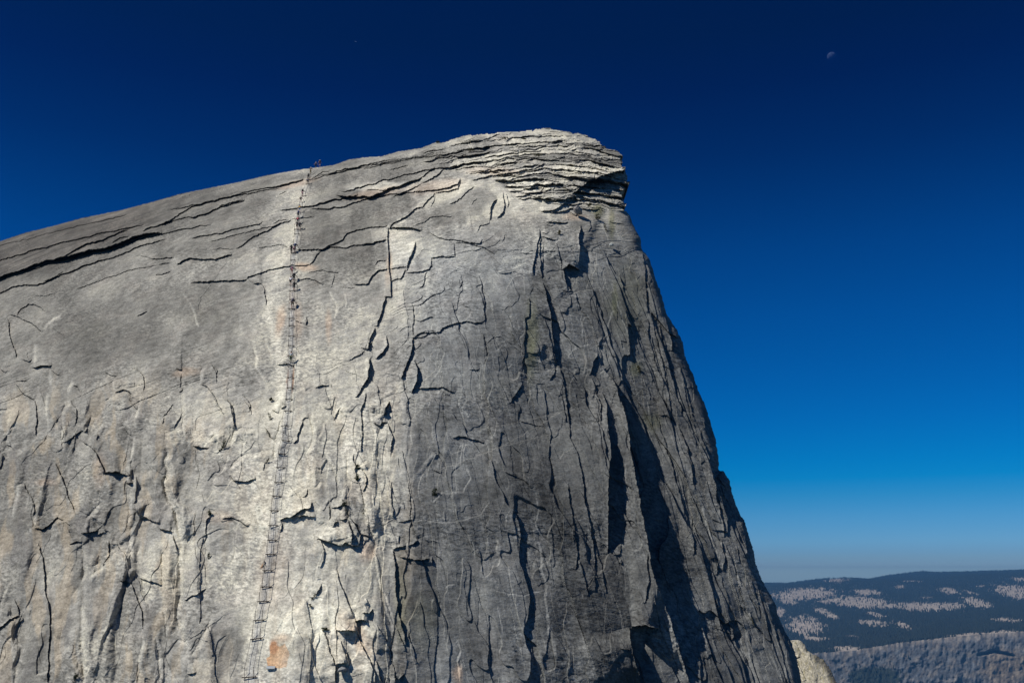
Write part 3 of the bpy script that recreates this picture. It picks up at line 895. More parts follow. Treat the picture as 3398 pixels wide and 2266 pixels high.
# plain continuation of the dome round to the left, outside the photograph
ul_, vl_ = np.meshgrid(np.arange(-1700, -318, 12, dtype=np.float32), np.arange(0, 1, .008, dtype=np.float32))
top_ = np.interp(ul_, [-1700, -900, -420, -200], [1500, 1090, 905, 862]); vv_ = top_+(2480-top_)*vl_
a_, b_ = ray(ul_, vv_); yl_ = smooth_base(ul_, vv_, a_, b_)+.5-.7*fbm(ul_/260, vv_/260, 4, 21)-.15*fbm(ul_/40, vv_/60, 3, 22)
pl_ = np.stack([yl_*a_, yl_, yl_*b_], -1).reshape(-1, 3); cl_ = np.full((pl_.shape[0], 3), .2, np.float32)*(1+.25*fbm(ul_/70, vv_/90, 4, 23).reshape(-1, 1))*np.array([1.03, 1, .9])
ix_ = np.arange(ul_.size).reshape(ul_.shape)+off; allv.append(pl_); allc.append(cl_); nq.append(np.stack([ix_[:-1, :-1], ix_[1:, :-1], ix_[1:, 1:], ix_[:-1, 1:]], -1).reshape(-1, 4))
verts = np.concatenate(allv).astype(np.float32); quads = np.concatenate(nq).astype(np.int32); cols = np.concatenate(allc)

def mesh_np(name, verts, quads, cols=None, smooth=False, k=4):
    me = bpy.data.meshes.new(name)
    me.vertices.add(len(verts)); me.vertices.foreach_set('co', verts.astype(np.float32).ravel())
    me.loops.add(quads.size); me.loops.foreach_set('vertex_index', quads.astype(np.int32).ravel())
    me.polygons.add(len(quads)); me.polygons.foreach_set('loop_start', np.arange(0, quads.size, k, dtype=np.int32))
    me.polygons.foreach_set('loop_total', np.full(len(quads), k, np.int32))
    me.polygons.foreach_set('use_smooth', np.full(len(quads), smooth, bool))
    me.update(calc_edges=True)
    if cols is not None:
        at = me.color_attributes.new('rock_colour', 'FLOAT_COLOR', 'POINT')
        at.data.foreach_set('color', np.concatenate([cols, np.ones((len(cols), 1))], 1).astype(np.float32).ravel())
    return me

def granite(name, bump=.25, fine=1.):
    m, nt, b = newmat(name)
    at = N(nt, 'ShaderNodeAttribute', attribute_name='rock_colour')
    tc = N(nt, 'ShaderNodeTexCoord')
    mp = N(nt, 'ShaderNodeMapping'); mp.inputs['Scale'].default_value = (1, .6, 1.5); mp.inputs['Rotation'].default_value = (0, .25, 0)
    nt.links.new(tc.outputs['Object'], mp.inputs[0])
    n1 = N(nt, 'ShaderNodeTexNoise', i_Scale=3.2*fine, i_Detail=5., i_Roughness=.65); nt.links.new(mp.outputs[0], n1.inputs[0])
    n2 = N(nt, 'ShaderNodeTexNoise', i_Scale=.9*fine, i_Detail=4., i_Roughness=.6); nt.links.new(mp.outputs[0], n2.inputs[0])
    r1 = N(nt, 'ShaderNodeMapRange'); r1.inputs['From Min'].default_value = .3; r1.inputs['From Max'].default_value = .7
    r1.inputs['To Min'].default_value = .62; r1.inputs['To Max'].default_value = 1.36; nt.links.new(n1.outputs[0], r1.inputs[0])
    r2 = N(nt, 'ShaderNodeMapRange'); r2.inputs['From Min'].default_value = .3; r2.inputs['From Max'].default_value = .7
    r2.inputs['To Min'].default_value = .86; r2.inputs['To Max'].default_value = 1.14; nt.links.new(n2.outputs[0], r2.inputs[0])
    mm = N(nt, 'ShaderNodeMath', operation='MULTIPLY'); nt.links.new(r1.outputs[0], mm.inputs[0]); nt.links.new(r2.outputs[0], mm.inputs[1])
    vs_ = N(nt, 'ShaderNodeVectorMath', operation='SCALE'); nt.links.new(at.outputs['Color'], vs_.inputs[0]); nt.links.new(mm.outputs[0], vs_.inputs['Scale'])
    nt.links.new(vs_.outputs[0], b.inputs['Base Color'])
    b.inputs['Roughness'].default_value = .9; b.inputs['Specular IOR Level'].default_value = .25
    bp = N(nt, 'ShaderNodeBump', i_Strength=bump, i_Distance=.35)
    nt.links.new(n1.outputs[0], bp.inputs['Height']); nt.links.new(bp.outputs[0], b.inputs['Normal'])
    return m
rockmat = granite('granite')
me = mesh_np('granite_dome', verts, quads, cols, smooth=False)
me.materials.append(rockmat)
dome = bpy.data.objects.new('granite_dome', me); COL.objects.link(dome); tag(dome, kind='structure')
# ------------------------------------------------------------------ rock spur beyond the right edge of the dome
SP_ = [(2500,2480),(2545,2380),(2592,2250),(2612,2170),(2622,2140),(2627.6,2132),(2636,2124),(2648,2120.5),(2658.5,2125),(2671.5,2138),(2681,2158),(2690,2163),(2701,2171.5),
       (2712,2172),(2722.5,2184),(2734.5,2185.5),(2740,2197.5),(2752,2212),(2762,2229.5),(2771,2252),(2779.5,2266),(2812,2330),(2840,2400),(2860,2480)]
su_ = np.arange(2490, 2870, 1.5, dtype=np.float32); sv_ = np.arange(2110, 2480, 1.5, dtype=np.float32)
U2, V2 = np.meshgrid(su_, sv_); x2, z2 = ray(U2, V2)
ms = inpoly(SP_, U2+1.5*noise(U2/6, V2/6, 201), V2+1.5*noise(U2/6, V2/6, 202))
d2, t2, s2 = seg_dist(SP_[1:-1], U2, V2)
q2 = np.clip(1-d2/np.where(U2 > 2690, 26., 16.), 0, 1)
wq = U2+5*noise(U2/18, V2/18, 203)
ra, rb, oa, ob, ea = voro((U2+(V2-2200)*-.45)/26., V2/60., 204)
y2 = 420. + (V2-2266)*-.40 + (1-np.sqrt(1-q2*q2+1e-6))*11 - 2.4*fbm(wq/50, V2/50, 4, 205) - 1.8*(ra-.5+oa*(rb-.4)*1.5) + 5*sst(2680, 2720, U2-(V2-2180)*.25) - .32*fbm(U2/7, V2/6, 3, 206)
P2 = np.stack([y2*x2, y2, y2*z2], -1)
a2 = np.clip(.40+.12*fbm(U2/14, V2/10, 4, 207)+.08*fbm(U2/4, V2/4, 2, 208), .08, .6)
a2 = a2*(1-.6*sst(26, 8, d2)*(U2 > 2700))  # right edge darkened: shade of the face turning away, put into colour
c2 = np.stack([a2*1.04, a2*.96, a2*.74], -1)*.92
g2 = sst(.25, .5, fbm(U2/9, V2/16, 3, 209))[..., None]*.5; c2 = c2*(1-g2)+np.array([.22, .19, .08])*g2
f2 = ms[:-1, :-1] & ms[1:, :-1] & ms[:-1, 1:] & ms[1:, 1:]
us2 = np.zeros(ms.shape, bool); us2[:-1, :-1] |= f2; us2[1:, :-1] |= f2; us2[:-1, 1:] |= f2; us2[1:, 1:] |= f2
id2 = np.full(ms.shape, -1, np.int64); id2[us2] = np.arange(us2.sum()); i_, j_ = np.nonzero(f2)
q_ = np.stack([id2[i_, j_], id2[i_+1, j_], id2[i_+1, j_+1], id2[i_, j_+1]], -1); v_ = P2[us2]; k_ = c2[us2]
E0 = np.concatenate([q_[:, [0, 1]], q_[:, [1, 2]], q_[:, [2, 3]], q_[:, [3, 0]]])
key = np.minimum(E0[:, 0], E0[:, 1])*(len(v_)+1)+np.maximum(E0[:, 0], E0[:, 1])
uq, first, cnt = np.unique(key, return_index=True, return_counts=True); be2 = E0[first[cnt == 1]]
bv2 = np.unique(be2); bm2 = np.full(len(v_), -1, np.int64); bm2[bv2] = np.arange(len(bv2))
cen = v_.mean(0); av = [v_]; ac = [k_]; aq = [q_]; off = len(v_); prev = bv2
for dyb, pull in ((6, .03), (20, .2), (40, .7)):
    pv = v_[bv2]+(cen-v_[bv2])*np.array([pull, 0, pull]); pv[:, 1] = v_[bv2][:, 1]+dyb
    av.append(pv); ac.append(k_[bv2]); nid = np.arange(off, off+len(bv2)); off += len(bv2)
    aq.append(np.stack([prev[bm2[be2[:, 1]]], prev[bm2[be2[:, 0]]], nid[bm2[be2[:, 0]]], nid[bm2[be2[:, 1]]]], -1)); prev = nid
m_ = mesh_np('rock_spur', np.concatenate(av), np.concatenate(aq), np.concatenate(ac)); m_.materials.append(granite('granite_spur', .35))
o = bpy.data.objects.new('rock_spur', m_); COL.objects.link(o); tag(o, kind='structure')

# ------------------------------------------------------------------ far country: valley wall, granite benches, forested ridges
def lin(x, pts): return np.interp(x, [p_[0] for p_ in pts], [p_[1] for p_ in pts])
HC = lambda a, b: (2500+a/2.619, 1850+b/2.619)
edge = [HC(*p_) for p_ in ((-2500,900),(340,850),(520,830),(900,800),(1250,740),(1560,705),(1750,685),(2000,655),(2352,640),(3400,700),(5200,760))]
skyl = [HC(*p_) for p_ in ((-3000,210),(-500,225),(100,225),(300,225),(450,205),(620,185),(800,175),(1000,190),(1150,160),(1300,140),(1470,122),(1600,130),(1850,125),(2100,118),(2352,110),(3400,130),(5200,150))]
frnt = [HC(*p_) for p_ in ((-3000,270),(100,260),(400,250),(800,212),(1100,215),(1500,205),(1900,165),(2352,150),(5200,170))]
ucol = np.concatenate([np.arange(1500, 2140, 12), np.arange(2140, 3700, 2.8), np.arange(3700, 4700, 12)]).astype(np.float32)
tr = np.concatenate([np.linspace(0, 1, 260, endpoint=False), np.linspace(1, 2, 130, endpoint=False), np.linspace(2, 3, 40, endpoint=False), np.linspace(3, 4, 26)]).astype(np.float32)
UC, TR = np.meshgrid(ucol, tr)
Ve, Vs_, Vf = lin(UC, edge), lin(UC, skyl), lin(UC, frnt)
VT = np.where(TR < 1, 2640+(Ve-2640)*TR, np.where(TR < 2, Ve+(Vf-Ve)*(TR-1), np.where(TR < 3, Vf+(Vs_-Vf)*(TR-2), Vs_+40*(TR-3))))
YT = np.where(TR < 1, 5600+420*TR, np.where(TR < 2, 6020+5200*(TR-1)**1.15, np.where(TR < 3, 11220+3300*(TR-2), 14500+2500*(TR-3))))
VT = VT + np.where((TR > 1), 1, 0)*sst(1, 1.12, TR)*sst(2, 1.85, TR)*6*fbm(UC/90, TR*5, 3, 301)
cl = sst(.0, .08, TR)*sst(1.0, .93, TR)
YT = YT - cl*(16*fbm(UC/45, VT/70, 3, 302) + 7*fbm(UC/16, VT/24, 3, 303)+4*fbm(UC/6, VT/12, 3, 304))
HP = [(-200,400,220,46,3),(-500,560,150,50,-5),(-330,720,120,30,6),(-750,430,160,36,0),(2900,350,250,56,4),(2720,560,150,30,-4),(3300,480,200,40,3),(450,320,270,52,-3),(300,385,90,22,10),(990,305,120,28,5),(950,392,280,52,4),(700,375,130,25,-5),(1450,430,360,40,2),(1700,290,90,28,10),(1940,400,140,46,14),(2290,300,210,62,6),(640,490,115,28,24),
      (450,600,170,88,5),(1060,500,90,22,12),(1050,575,150,32,5),(1300,600,90,32,18),(2200,550,160,26,3),(550,710,130,22,3),(800,792,130,26,0),(720,200,120,18,-4),
      (1270,255,50,14,-5),(1970,250,40,12,0),(2150,655,140,22,-6),(1840,668,160,12,-4),(860,690,70,14,8),(1380,205,80,7,0),(1500,350,60,12,0),(1650,420,200,30,0),(2300,190,60,20,0),(230,480,50,50,0),(1900,310,70,12,18)]
def patches(Uq, Vq):
    a = (Uq-2500)*2.619; b = (Vq-1850)*2.619
    nz = fbm(Uq/18, Vq/6, 4, 311); nf = fbm(Uq/3.2, Vq/2.2, 2, 312)
    m = np.zeros(np.shape(Uq), np.float32)
    for cx, cy, ax, ay, an in HP:
        c, s = math.cos(math.radians(an)), math.sin(math.radians(an))
        p = (a-cx)*c+(b-cy)*s; q = -(a-cx)*s+(b-cy)*c
        m = np.maximum(m, sst(1.25, .85, np.sqrt((p/ax)**2+(q/ay)**2)+.42*nz+.34*nf))
    return m
pm = patches(UC, VT)
talus = sst(1.2, .8, np.sqrt(((UC-2905)/90)**2+((VT-2245)/34)**2)+.25*fbm(UC/20, VT/20, 3, 313)) + .18*sst(.15, .5, fbm(UC/40, VT/14, 3, 314))*(TR < .98)*sst(3150, 2900, UC)
talus = np.clip(talus, 0, 1)
n5 = fbm((UC+VT*.2)/11, VT/22, 4, 315); n6 = fbm(UC/30, VT/30, 3, 316); n7 = fbm(UC/4, VT/5, 3, 317)
cliffc = np.clip(.09+.05*n5+.03*n6+.035*n7, .05, .5)
warm_ = np.clip(sst(-.1, .5, n6)*.5+sst(1.3, .6, np.sqrt(((UC-3340)/80)**2+((VT-2215)/60)**2)), 0, 1)
cc = np.stack([cliffc*(.95+.6*warm_), cliffc*(1+.25*warm_), cliffc*(1.06-.15*warm_)], -1)
arch = np.exp(-((VT-(2160+abs(UC-3300)*.22))/3.5)**2)*sst(3240, 3262, UC)*sst(3375, 3340, UC)
forest_c = np.stack([.016+.004*n7, .023+.005*n7, .014+.003*n7], -1)
gran = np.clip(.27+.10*n7+.04*n5, .06, .5); gran = np.stack([gran*1.16, gran*.98, gran*.80], -1)
ct = np.where((TR < 1)[..., None], cc, forest_c*(1-pm[..., None])+gran*pm[..., None])
YT = YT + arch*160*(TR < 1)
ct = np.where((TR < 1)[..., None], ct*(1-talus[..., None])+forest_c*talus[..., None], ct)
rimb = (np.exp(-((TR-1.0)/.03)**2)*sst(-.3, .3, fbm(UC/14, TR*0, 3, 318)+.1*(UC-2950)/200))[..., None]; ct = ct*(1-rimb)+gran*rimb
xt, zt = ray(UC, VT); PT = np.stack([YT*xt, YT, YT*zt], -1)
nr, nc = UC.shape; ia = np.arange(nr*nc).reshape(nr, nc)
qt = np.stack([ia[:-1, :-1], ia[:-1, 1:], ia[1:, 1:], ia[1:, :-1]], -1).reshape(-1, 4)
hm, hn, hb = newmat('distant_ground'); ha = N(hn, 'ShaderNodeAttribute', attribute_name='rock_colour')
hno = N(hn, 'ShaderNodeTexNoise', i_Scale=.02, i_Detail=6., i_Roughness=.7); htc = N(hn, 'ShaderNodeTexCoord'); hn.links.new(htc.outputs['Object'], hno.inputs[0])
hr = N(hn, 'ShaderNodeMapRange'); hr.inputs['From Min'].default_value = .3; hr.inputs['From Max'].default_value = .7; hr.inputs['To Min'].default_value = .6; hr.inputs['To Max'].default_value = 1.4
hn.links.new(hno.outputs[0], hr.inputs[0]); hv = N(hn, 'ShaderNodeVectorMath', operation='SCALE')
hn.links.new(ha.outputs['Color'], hv.inputs[0]); hn.links.new(hr.outputs[0], hv.inputs['Scale']); hn.links.new(hv.outputs[0], hb.inputs['Base Color']); hb.inputs['Roughness'].default_value = .95
mh = mesh_np('hills', PT.reshape(-1, 3), qt, np.clip(ct, .01, .8).reshape(-1, 3), smooth=True); mh.materials.append(hm)
o = bpy.data.objects.new('hills', mh); COL.objects.link(o); tag(o, kind='structure')

# conifers: a far-off wood, one mass
rng = np.random.default_rng(5)
NT_ = 125000
tu = rng.uniform(2180, 3700, NT_); tt_ = np.where(rng.random(NT_) < .74, rng.uniform(1.0, 2.0, NT_)**1.0, rng.uniform(2.0, 3.02, NT_))
tt_[:9000] = rng.uniform(.0, 1.0, 9000)
ji = np.clip(np.interp(tu, ucol, np.arange(nc)), 0, nc-1.01); ti = np.interp(tt_, tr, np.arange(nr))
j0 = ji.astype(int); i0 = np.minimum(ti.astype(int), nr-2); fj = (ji-j0)[:, None]; fi = (ti-i0)[:, None]
PB = (PT[i0, j0]*(1-fi)+PT[i0+1, j0]*fi)*(1-fj)+(PT[i0, j0+1]*(1-fi)+PT[i0+1, j0+1]*fi)*fj
Vq = VT[i0, j0]; pr = np.where(tt_ < 1, talus[i0, j0]*.75, 1-.94*pm[i0, j0]); keep = rng.random(NT_) < pr
PB = PB[keep]; hgt = rng.uniform(12, 26, len(PB))*(.75+.5*rng.random(len(PB))); rad = hgt*rng.uniform(.17, .26, len(PB)); n_t = len(PB)
ang = np.arange(6)/6*2*np.pi+rng.random(n_t)[:, None]*6
ring = lambda f_, z_: np.stack([PB[:, None, 0]+np.cos(ang)*rad[:, None]*f_, PB[:, None, 1]+np.sin(ang)*rad[:, None]*f_, np.broadcast_to(PB[:, None, 2]+hgt[:, None]*z_, ang.shape)], -1)
top = PB[:, None]+np.stack([0*hgt, 0*hgt, hgt], -1)[:, None]; mid_ = PB[:, None]+np.stack([0*hgt, 0*hgt, hgt*.72], -1)[:, None]
tv = np.concatenate([ring(1, .02), mid_, ring(.68, .38), top], 1).reshape(-1, 3)
fa = [(k, (k+1) % 6, 6) for k in range(6)]+[(7+k, 7+(k+1) % 6, 13) for k in range(6)]
tf = (np.array(fa)[None]+(np.arange(n_t)*14)[:, None, None]).reshape(-1, 3)
mf = mesh_np('forest', tv, tf, k=3); mf.materials.append(flat('conifer_needles', (.014, .021, .013), .9, var=.5, scale=.02))
o = bpy.data.objects.new('forest', mf); COL.objects.link(o)
tag(o, 'far-off conifer forest covering the ridges and granite benches', 'forest', kind='stuff')

def boxmesh(name, lo, hi):
    me = bpy.data.meshes.new(name)
    v = [(x, y, z) for x in (lo[0], hi[0]) for y in (lo[1], hi[1]) for z in (lo[2], hi[2])]
    me.from_pydata(v, [], [(0,1,3,2),(4,6,7,5),(0,4,5,1),(2,3,7,6),(0,2,6,4),(1,5,7,3)]); return me
gm = bpy.data.meshes.new('ground'); gs = np.linspace(-17500, 17500, 60); gx, gy = np.meshgrid(gs, gs)
gz = -1400+60*fbm(gx/4000, gy/4000, 3, 401)
gi_ = np.arange(3600).reshape(60, 60)
gm = mesh_np('ground', np.stack([gx, gy, gz], -1).reshape(-1, 3), np.stack([gi_[:-1, :-1], gi_[:-1, 1:], gi_[1:, 1:], gi_[1:, :-1]], -1).reshape(-1, 4), smooth=True)
gm.materials.append(flat('valley_floor', (.05, .06, .035), .95, var=.4, scale=.001))
o = bpy.data.objects.new('ground', gm); COL.objects.link(o); tag(o, kind='structure')

# haze: a box of thin air round camera and scene
hz = boxmesh('haze', (-17900, -17900, -1540), (17900, 17900, 130))
o = bpy.data.objects.new('haze', hz); COL.objects.link(o); tag(o, 'thin bluish haze over the distant valley', 'haze', kind='stuff')
hzm = bpy.data.materials.new('haze'); hzm.use_nodes = True; nt = hzm.node_tree; nt.nodes.clear()
ou = N(nt, 'ShaderNodeOutputMaterial'); pv = N(nt, 'ShaderNodeVolumePrincipled')
pv.inputs['Color'].default_value = (.085, .265, .54, 1); pv.inputs['Density'].default_value = .00006; pv.inputs['Anisotropy'].default_value = 0
nt.links.new(pv.outputs[0], ou.inputs['Volume']); hz.materials.append(hzm)

# ------------------------------------------------------------------ the moon
mx_, mz_ = ray(2760, 189); MY = 90000.
bm = bmesh.new(); bmesh.ops.create_uvsphere(bm, u_segments=48, v_segments=32, radius=16.6/F*MY)
mm = bpy.data.meshes.new('moon'); bm.to_mesh(mm); bm.free(); mm.polygons.foreach_set('use_smooth', [True]*len(mm.polygons))
o = bpy.data.objects.new('moon', mm); COL.objects.link(o); o.location = (MY*mx_, MY, MY*mz_)
tag(o, 'pale waning moon high in the blue sky at right', 'moon')
mt = bpy.data.materials.new('moon_dust'); mt.use_nodes = True; nt = mt.node_tree; nt.nodes.clear()
ou = N(nt, 'ShaderNodeOutputMaterial'); ad = N(nt, 'ShaderNodeAddShader'); tp = N(nt, 'ShaderNodeBsdfTransparent'); df = N(nt, 'ShaderNodeBsdfDiffuse')
no = N(nt, 'ShaderNodeTexNoise', i_Scale=.006, i_Detail=3.); tc = N(nt, 'ShaderNodeTexCoord'); nt.links.new(tc.outputs['Object'], no.inputs[0])
rm = N(nt, 'ShaderNodeValToRGB'); rm.color_ramp.elements[0].position = .38; rm.color_ramp.elements[0].color = (.012, .018, .035, 1)
rm.color_ramp.elements[1].position = .62; rm.color_ramp.elements[1].color = (.040, .056, .088, 1)
nt.links.new(no.outputs[0], rm.inputs[0]); nt.links.new(rm.outputs[0], df.inputs[0]); nt.links.new(tp.outputs[0], ad.inputs[0]); nt.links.new(df.outputs[0], ad.inputs[1])
ge = N(nt, 'ShaderNodeNewGeometry'); ms_ = N(nt, 'ShaderNodeMixShader'); nt.links.new(ge.outputs['Backfacing'], ms_.inputs[0]); nt.links.new(ad.outputs[0], ms_.inputs[1]); nt.links.new(tp.outputs[0], ms_.inputs[2]); nt.links.new(ms_.outputs[0], ou.inputs[0]); mm.materials.append(mt)
# ------------------------------------------------------------------ the cable route
def obj(name, me, mat=None, parent=None):
    o = bpy.data.objects.new(name, me); COL.objects.link(o)
    if mat:
        if not len(me.materials): me.materials.append(None)
        o.material_slots[0].link = 'OBJECT'; o.material_slots[0].material = mat
    if parent: o.parent = parent
    return o
def bm_mesh(name, bm, smooth=True):
    bmesh.ops.recalc_face_normals(bm, faces=bm.faces[:])
    me = bpy.data.meshes.new(name); bm.to_mesh(me); bm.free()
    me.polygons.foreach_set('use_smooth', [smooth]*len(me.polygons)); return me
def tube(bm, pts, r, n=6, caps=True):
    pts = [Vector(p_) for p_ in pts]; rings_ = []
    for i, p_ in enumerate(pts):
        t = (pts[min(i+1, len(pts)-1)]-pts[max(i-1, 0)]).normalized()
        a = t.cross(Vector((0, 0, 1)) if abs(t.z) < .9 else Vector((1, 0, 0))).normalized(); b = t.cross(a)
        rr = r[i] if isinstance(r, (list, tuple)) else r
        rings_.append([bm.verts.new(p_+(a*math.cos(k*2*math.pi/n)+b*math.sin(k*2*math.pi/n))*rr) for k in range(n)])
    for i in range(len(pts)-1):
        for k in range(n): bm.faces.new((rings_[i][k], rings_[i][(k+1) % n], rings_[i+1][(k+1) % n], rings_[i+1][k]))
    if caps: bm.faces.new(rings_[0][::-1]); bm.faces.new(rings_[-1])
ORD = 'first second third fourth fifth sixth seventh eighth ninth tenth eleventh twelfth thirteenth fourteenth fifteenth sixteenth seventeenth eighteenth nineteenth twentieth'.split()
def ordw(i):
    if i < 20: return ORD[i]
    t = {2: 'twenty', 3: 'thirty', 4: 'forty'}[(i+1)//10]; u = (i+1) % 10
    return t+'-'+ORD[u-1] if u else {'twenty': 'twentieth', 'thirty': 'thirtieth', 'forty': 'fortieth'}[t]
wood = flat('weathered_wood', (.055, .036, .025), .85, scale=6); steel = flat('rusted_steel', (.07, .055, .048), .55, .4, scale=20)
cablem = flat('steel_cable', (.16, .15, .14), .5, .3)
PL = [(827,2247,47,.06),(851.6,2119.6,41,.16),(860.5,2058,39,.10),(874,1996,38,.03),(883,1947.7,36,.03),(889,1893.6,35,-.02),(898,1839.5,34,-.02),(903.5,1793,33,-.02),(907,1744,32,-.02),(910.5,1695,31,-.06),(918,1647,30,-.08),
 (925,1601,30,.05),(931,1552,29,-.05),(935,1507,28,-.12),(949,1463,28,-.15),(945,1413.5,27,.03),(955.5,1365,27,-.02),(959,1326,26,-.03),(963,1288,25,-.04),(964,1254,24,-.05),(965,1217,24,-.06),(964,1182.6,24,0),(966,1148,23,-.04),(967,1115.6,22,-.03),
 (968,1082.6,22,-.10),(968,1057.6,22,0),(967,1026,22,-.02),(970,995,22,-.02),(970,966,22,0),(971.5,930,21,0),(972,893,21,0),(972.5,864.5,20,0),(974,841,20,0),(980.6,814,19,0),(985.5,778,20,.05),(983,762.5,18,.08),
 (989,742,17,.05),(999,687,16,.1),(1010,652,15,.1),(1021,612,14,.15),(1025,598,13,.2)]
bm = bmesh.new(); bmesh.ops.create_cube(bm, size=1)
for v in bm.verts: v.co = Vector((v.co.x*1.0, v.co.y*.10, v.co.z*.095))
bmesh.ops.bevel(bm, geom=bm.edges[:], offset=.012, segments=1)
plank_me = bm_mesh('wooden_plank', bm, False)
bm = bmesh.new(); tube(bm, [(0, 0, -.25), (0, 0, .5), (0, 0, 1.0)], .025, 8); post_me = bm_mesh('steel_post', bm)
bm = bmesh.new(); tube(bm, [(0, 0, .93), (0, 0, 1.03)], .045, 8); cap_me = bm_mesh('post_cap', bm)
bm = bmesh.new(); tube(bm, [(0, 0, -.02), (0, 0, .05)], .055, 8); sock_me = bm_mesh('post_socket', bm)
tops = [[], []]
for i, (u_, v_, w_, sl__) in enumerate(PL):
    c = surf_s(u_, v_); mpx = c.y/F; L_ = w_*mpx
    p = obj('wooden_plank', plank_me, wood); p.location = c+Vector((0, -.05, .05)); p.scale = (L_, 1, 1); p.rotation_euler = (.1, -sl__*.8, random.uniform(-.05, .05))
    tag(p, 'weathered wooden crosspiece, %s up from the foot of the cable route' % ordw(i), 'crosspiece', 'wooden crosspieces along the cable route')
    for s, k in ((-.34, 0), (.30, 1)):
        q = surf_s(u_+s*w_, v_-s*w_*sl__*.5, 1)
        r = obj('steel_post', post_me, steel); r.location = q+Vector((0, -.03, 0)); r.rotation_euler = (random.uniform(-.05, .08), -.06+random.uniform(-.04, .04), 0)
        h_ = 1.0 if v_ < 1850 else 1.05; r.scale = (1, 1, h_)
        obj('post_cap', cap_me, steel, r); obj('post_socket', sock_me, steel, r)
        tag(r, 'thin rusty steel post at the %s end of the %s crosspiece from the foot' % (('left', 'right')[k], ordw(i)), 'post', 'steel posts carrying the hand cables')
        tops[k].append(r.location+r.rotation_euler.to_matrix()@Vector((0, 0, .98*h_)))
for k in (0, 1):
    pts = []
    T_ = [surf(812+k*40, 2330)+Vector((0, 0, .9))]+tops[k]+[surf_s(1036+k*10, 583)+Vector((0, 0, .7)), surf_s(1044+k*9, 570)+Vector((0, 0, .5)), surf_s(1053+k*6, 563)+Vector((0, .5, .2))]
    for a, b in zip(T_[:-1], T_[1:]):
        for t in (0, .2, .4, .6, .8): pts.append(a.lerp(b, t)+Vector((-.05 if k == 0 else .05, 0, -1))*(.55*4*t*(1-t)*min(1, (b-a).length/3.2)*.45))
    pts.append(T_[-1]); bm = bmesh.new(); tube(bm, pts, .024, 5)
    o = obj('hand_cable', bm_mesh('hand_cable', bm), cablem); tag(o, '%s steel hand cable strung on posts up the rock' % ('left-hand', 'right-hand')[k], 'cable')
# rope sling on a post near the foot of the route
a = surf_s(877, 1862)
ropem = flat('orange_rope', (.42, .20, .07), .8); darkm = flat('dark_webbing', (.03, .032, .03), .8)
r0 = bpy.data.objects.new('rope_sling', None); COL.objects.link(r0); r0.location = a
tag(r0, 'orange and dark rope sling knotted to a post low on the cable route', 'rope sling')
px = a.y/F
bm = bmesh.new(); tube(bm, [(-.3*px, -.1, 0), (-4*px, -.2, -9*px), (-8*px, -.3, -20*px), (-11*px, -.3, -34*px)], .03, 6); tube(bm, [(0, -.1, 0), (-3.4*px, -.25, -10*px), (-5*px, -.3, -22*px), (-6*px, -.3, -34*px)], .028, 6); obj('rope', bm_mesh('rope', bm), ropem, r0)
bm = bmesh.new(); tube(bm, [(0, -.1, 2*px), (2*px, -.15, -6*px), (9*px, -.3, -16*px), (13*px, -.3, -24*px), (13*px, -.3, -32*px), (6*px, -.3, -32*px), (0, -.3, -25*px), (-2*px, -.3, -17*px), (0, -.15, -6*px)], .026, 6); obj('loop', bm_mesh('loop', bm), darkm, r0)
bm = bmesh.new(); bmesh.ops.create_icosphere(bm, subdivisions=2, radius=2.6*px); obj('knot', bm_mesh('knot', bm), darkm, r0)
# pale slab below the orange scar
bm = bmesh.new(); bmesh.ops.create_cube(bm, size=1); 
for v in bm.verts: v.co = Vector((v.co.x*.92+.03*v.co.z, v.co.y*.25, v.co.z*.30))
bmesh.ops.subdivide_edges(bm, edges=bm.edges[:], cuts=3, use_grid_fill=True)
for v in bm.verts: v.co += Vector([random.uniform(-.012, .012) for _ in range(3)])
o = obj('stone_slab', bm_mesh('stone_slab', bm, False), flat('pale_stone', (.46, .49, .50), .8)); o.location = surf_s(899, 2217)+Vector((0, -.05, .08)); o.rotation_euler = (-.5, .02, 0)
tag(o, 'small pale rectangular stone slab lying under the orange scar', 'stone slab')
# loose blocks and boulders
def boulder(u_, v_, sx, sy, lab, rgb, seed, lift=.3):
    rr = random.Random(seed); c = surf_s(u_, v_); px = c.y/F
    bm = bmesh.new(); bmesh.ops.create_icosphere(bm, subdivisions=1, radius=1)
    for v in bm.verts: v.co *= rr.uniform(.75, 1.15)
    bmesh.ops.subdivide_edges(bm, edges=bm.edges[:], cuts=3, use_grid_fill=True)
    for v in bm.verts: v.co += Vector([rr.uniform(-.03, .03) for _ in range(3)])
    o = obj('boulder', bm_mesh('boulder', bm, False), flat('boulder_granite', rgb, .9, var=.4, scale=3)); o.scale = (sx*px/2, (sx+sy)*px/4, sy*px/2)
    o.location = c+Vector((0, -lift, 0)); o.rotation_euler = (0, rr.uniform(-.4, .4), rr.uniform(0, 6)); tag(o, lab, 'boulder', 'loose blocks on the rock'); return o
boulder(1137, 2219, 48, 18, 'grey angular block wedged under the stepped slabs at the bottom edge', (.24, .25, .25), 3, .3)
boulder(1915, 705, 46, 30, 'blocky grey boulder on the ledge below the summit sheets', (.23, .215, .2), 6, 1.)
boulder(2028, 815, 20, 16, 'small pale block at the foot of the rubble-filled crack', (.4, .42, .4), 7, .5)
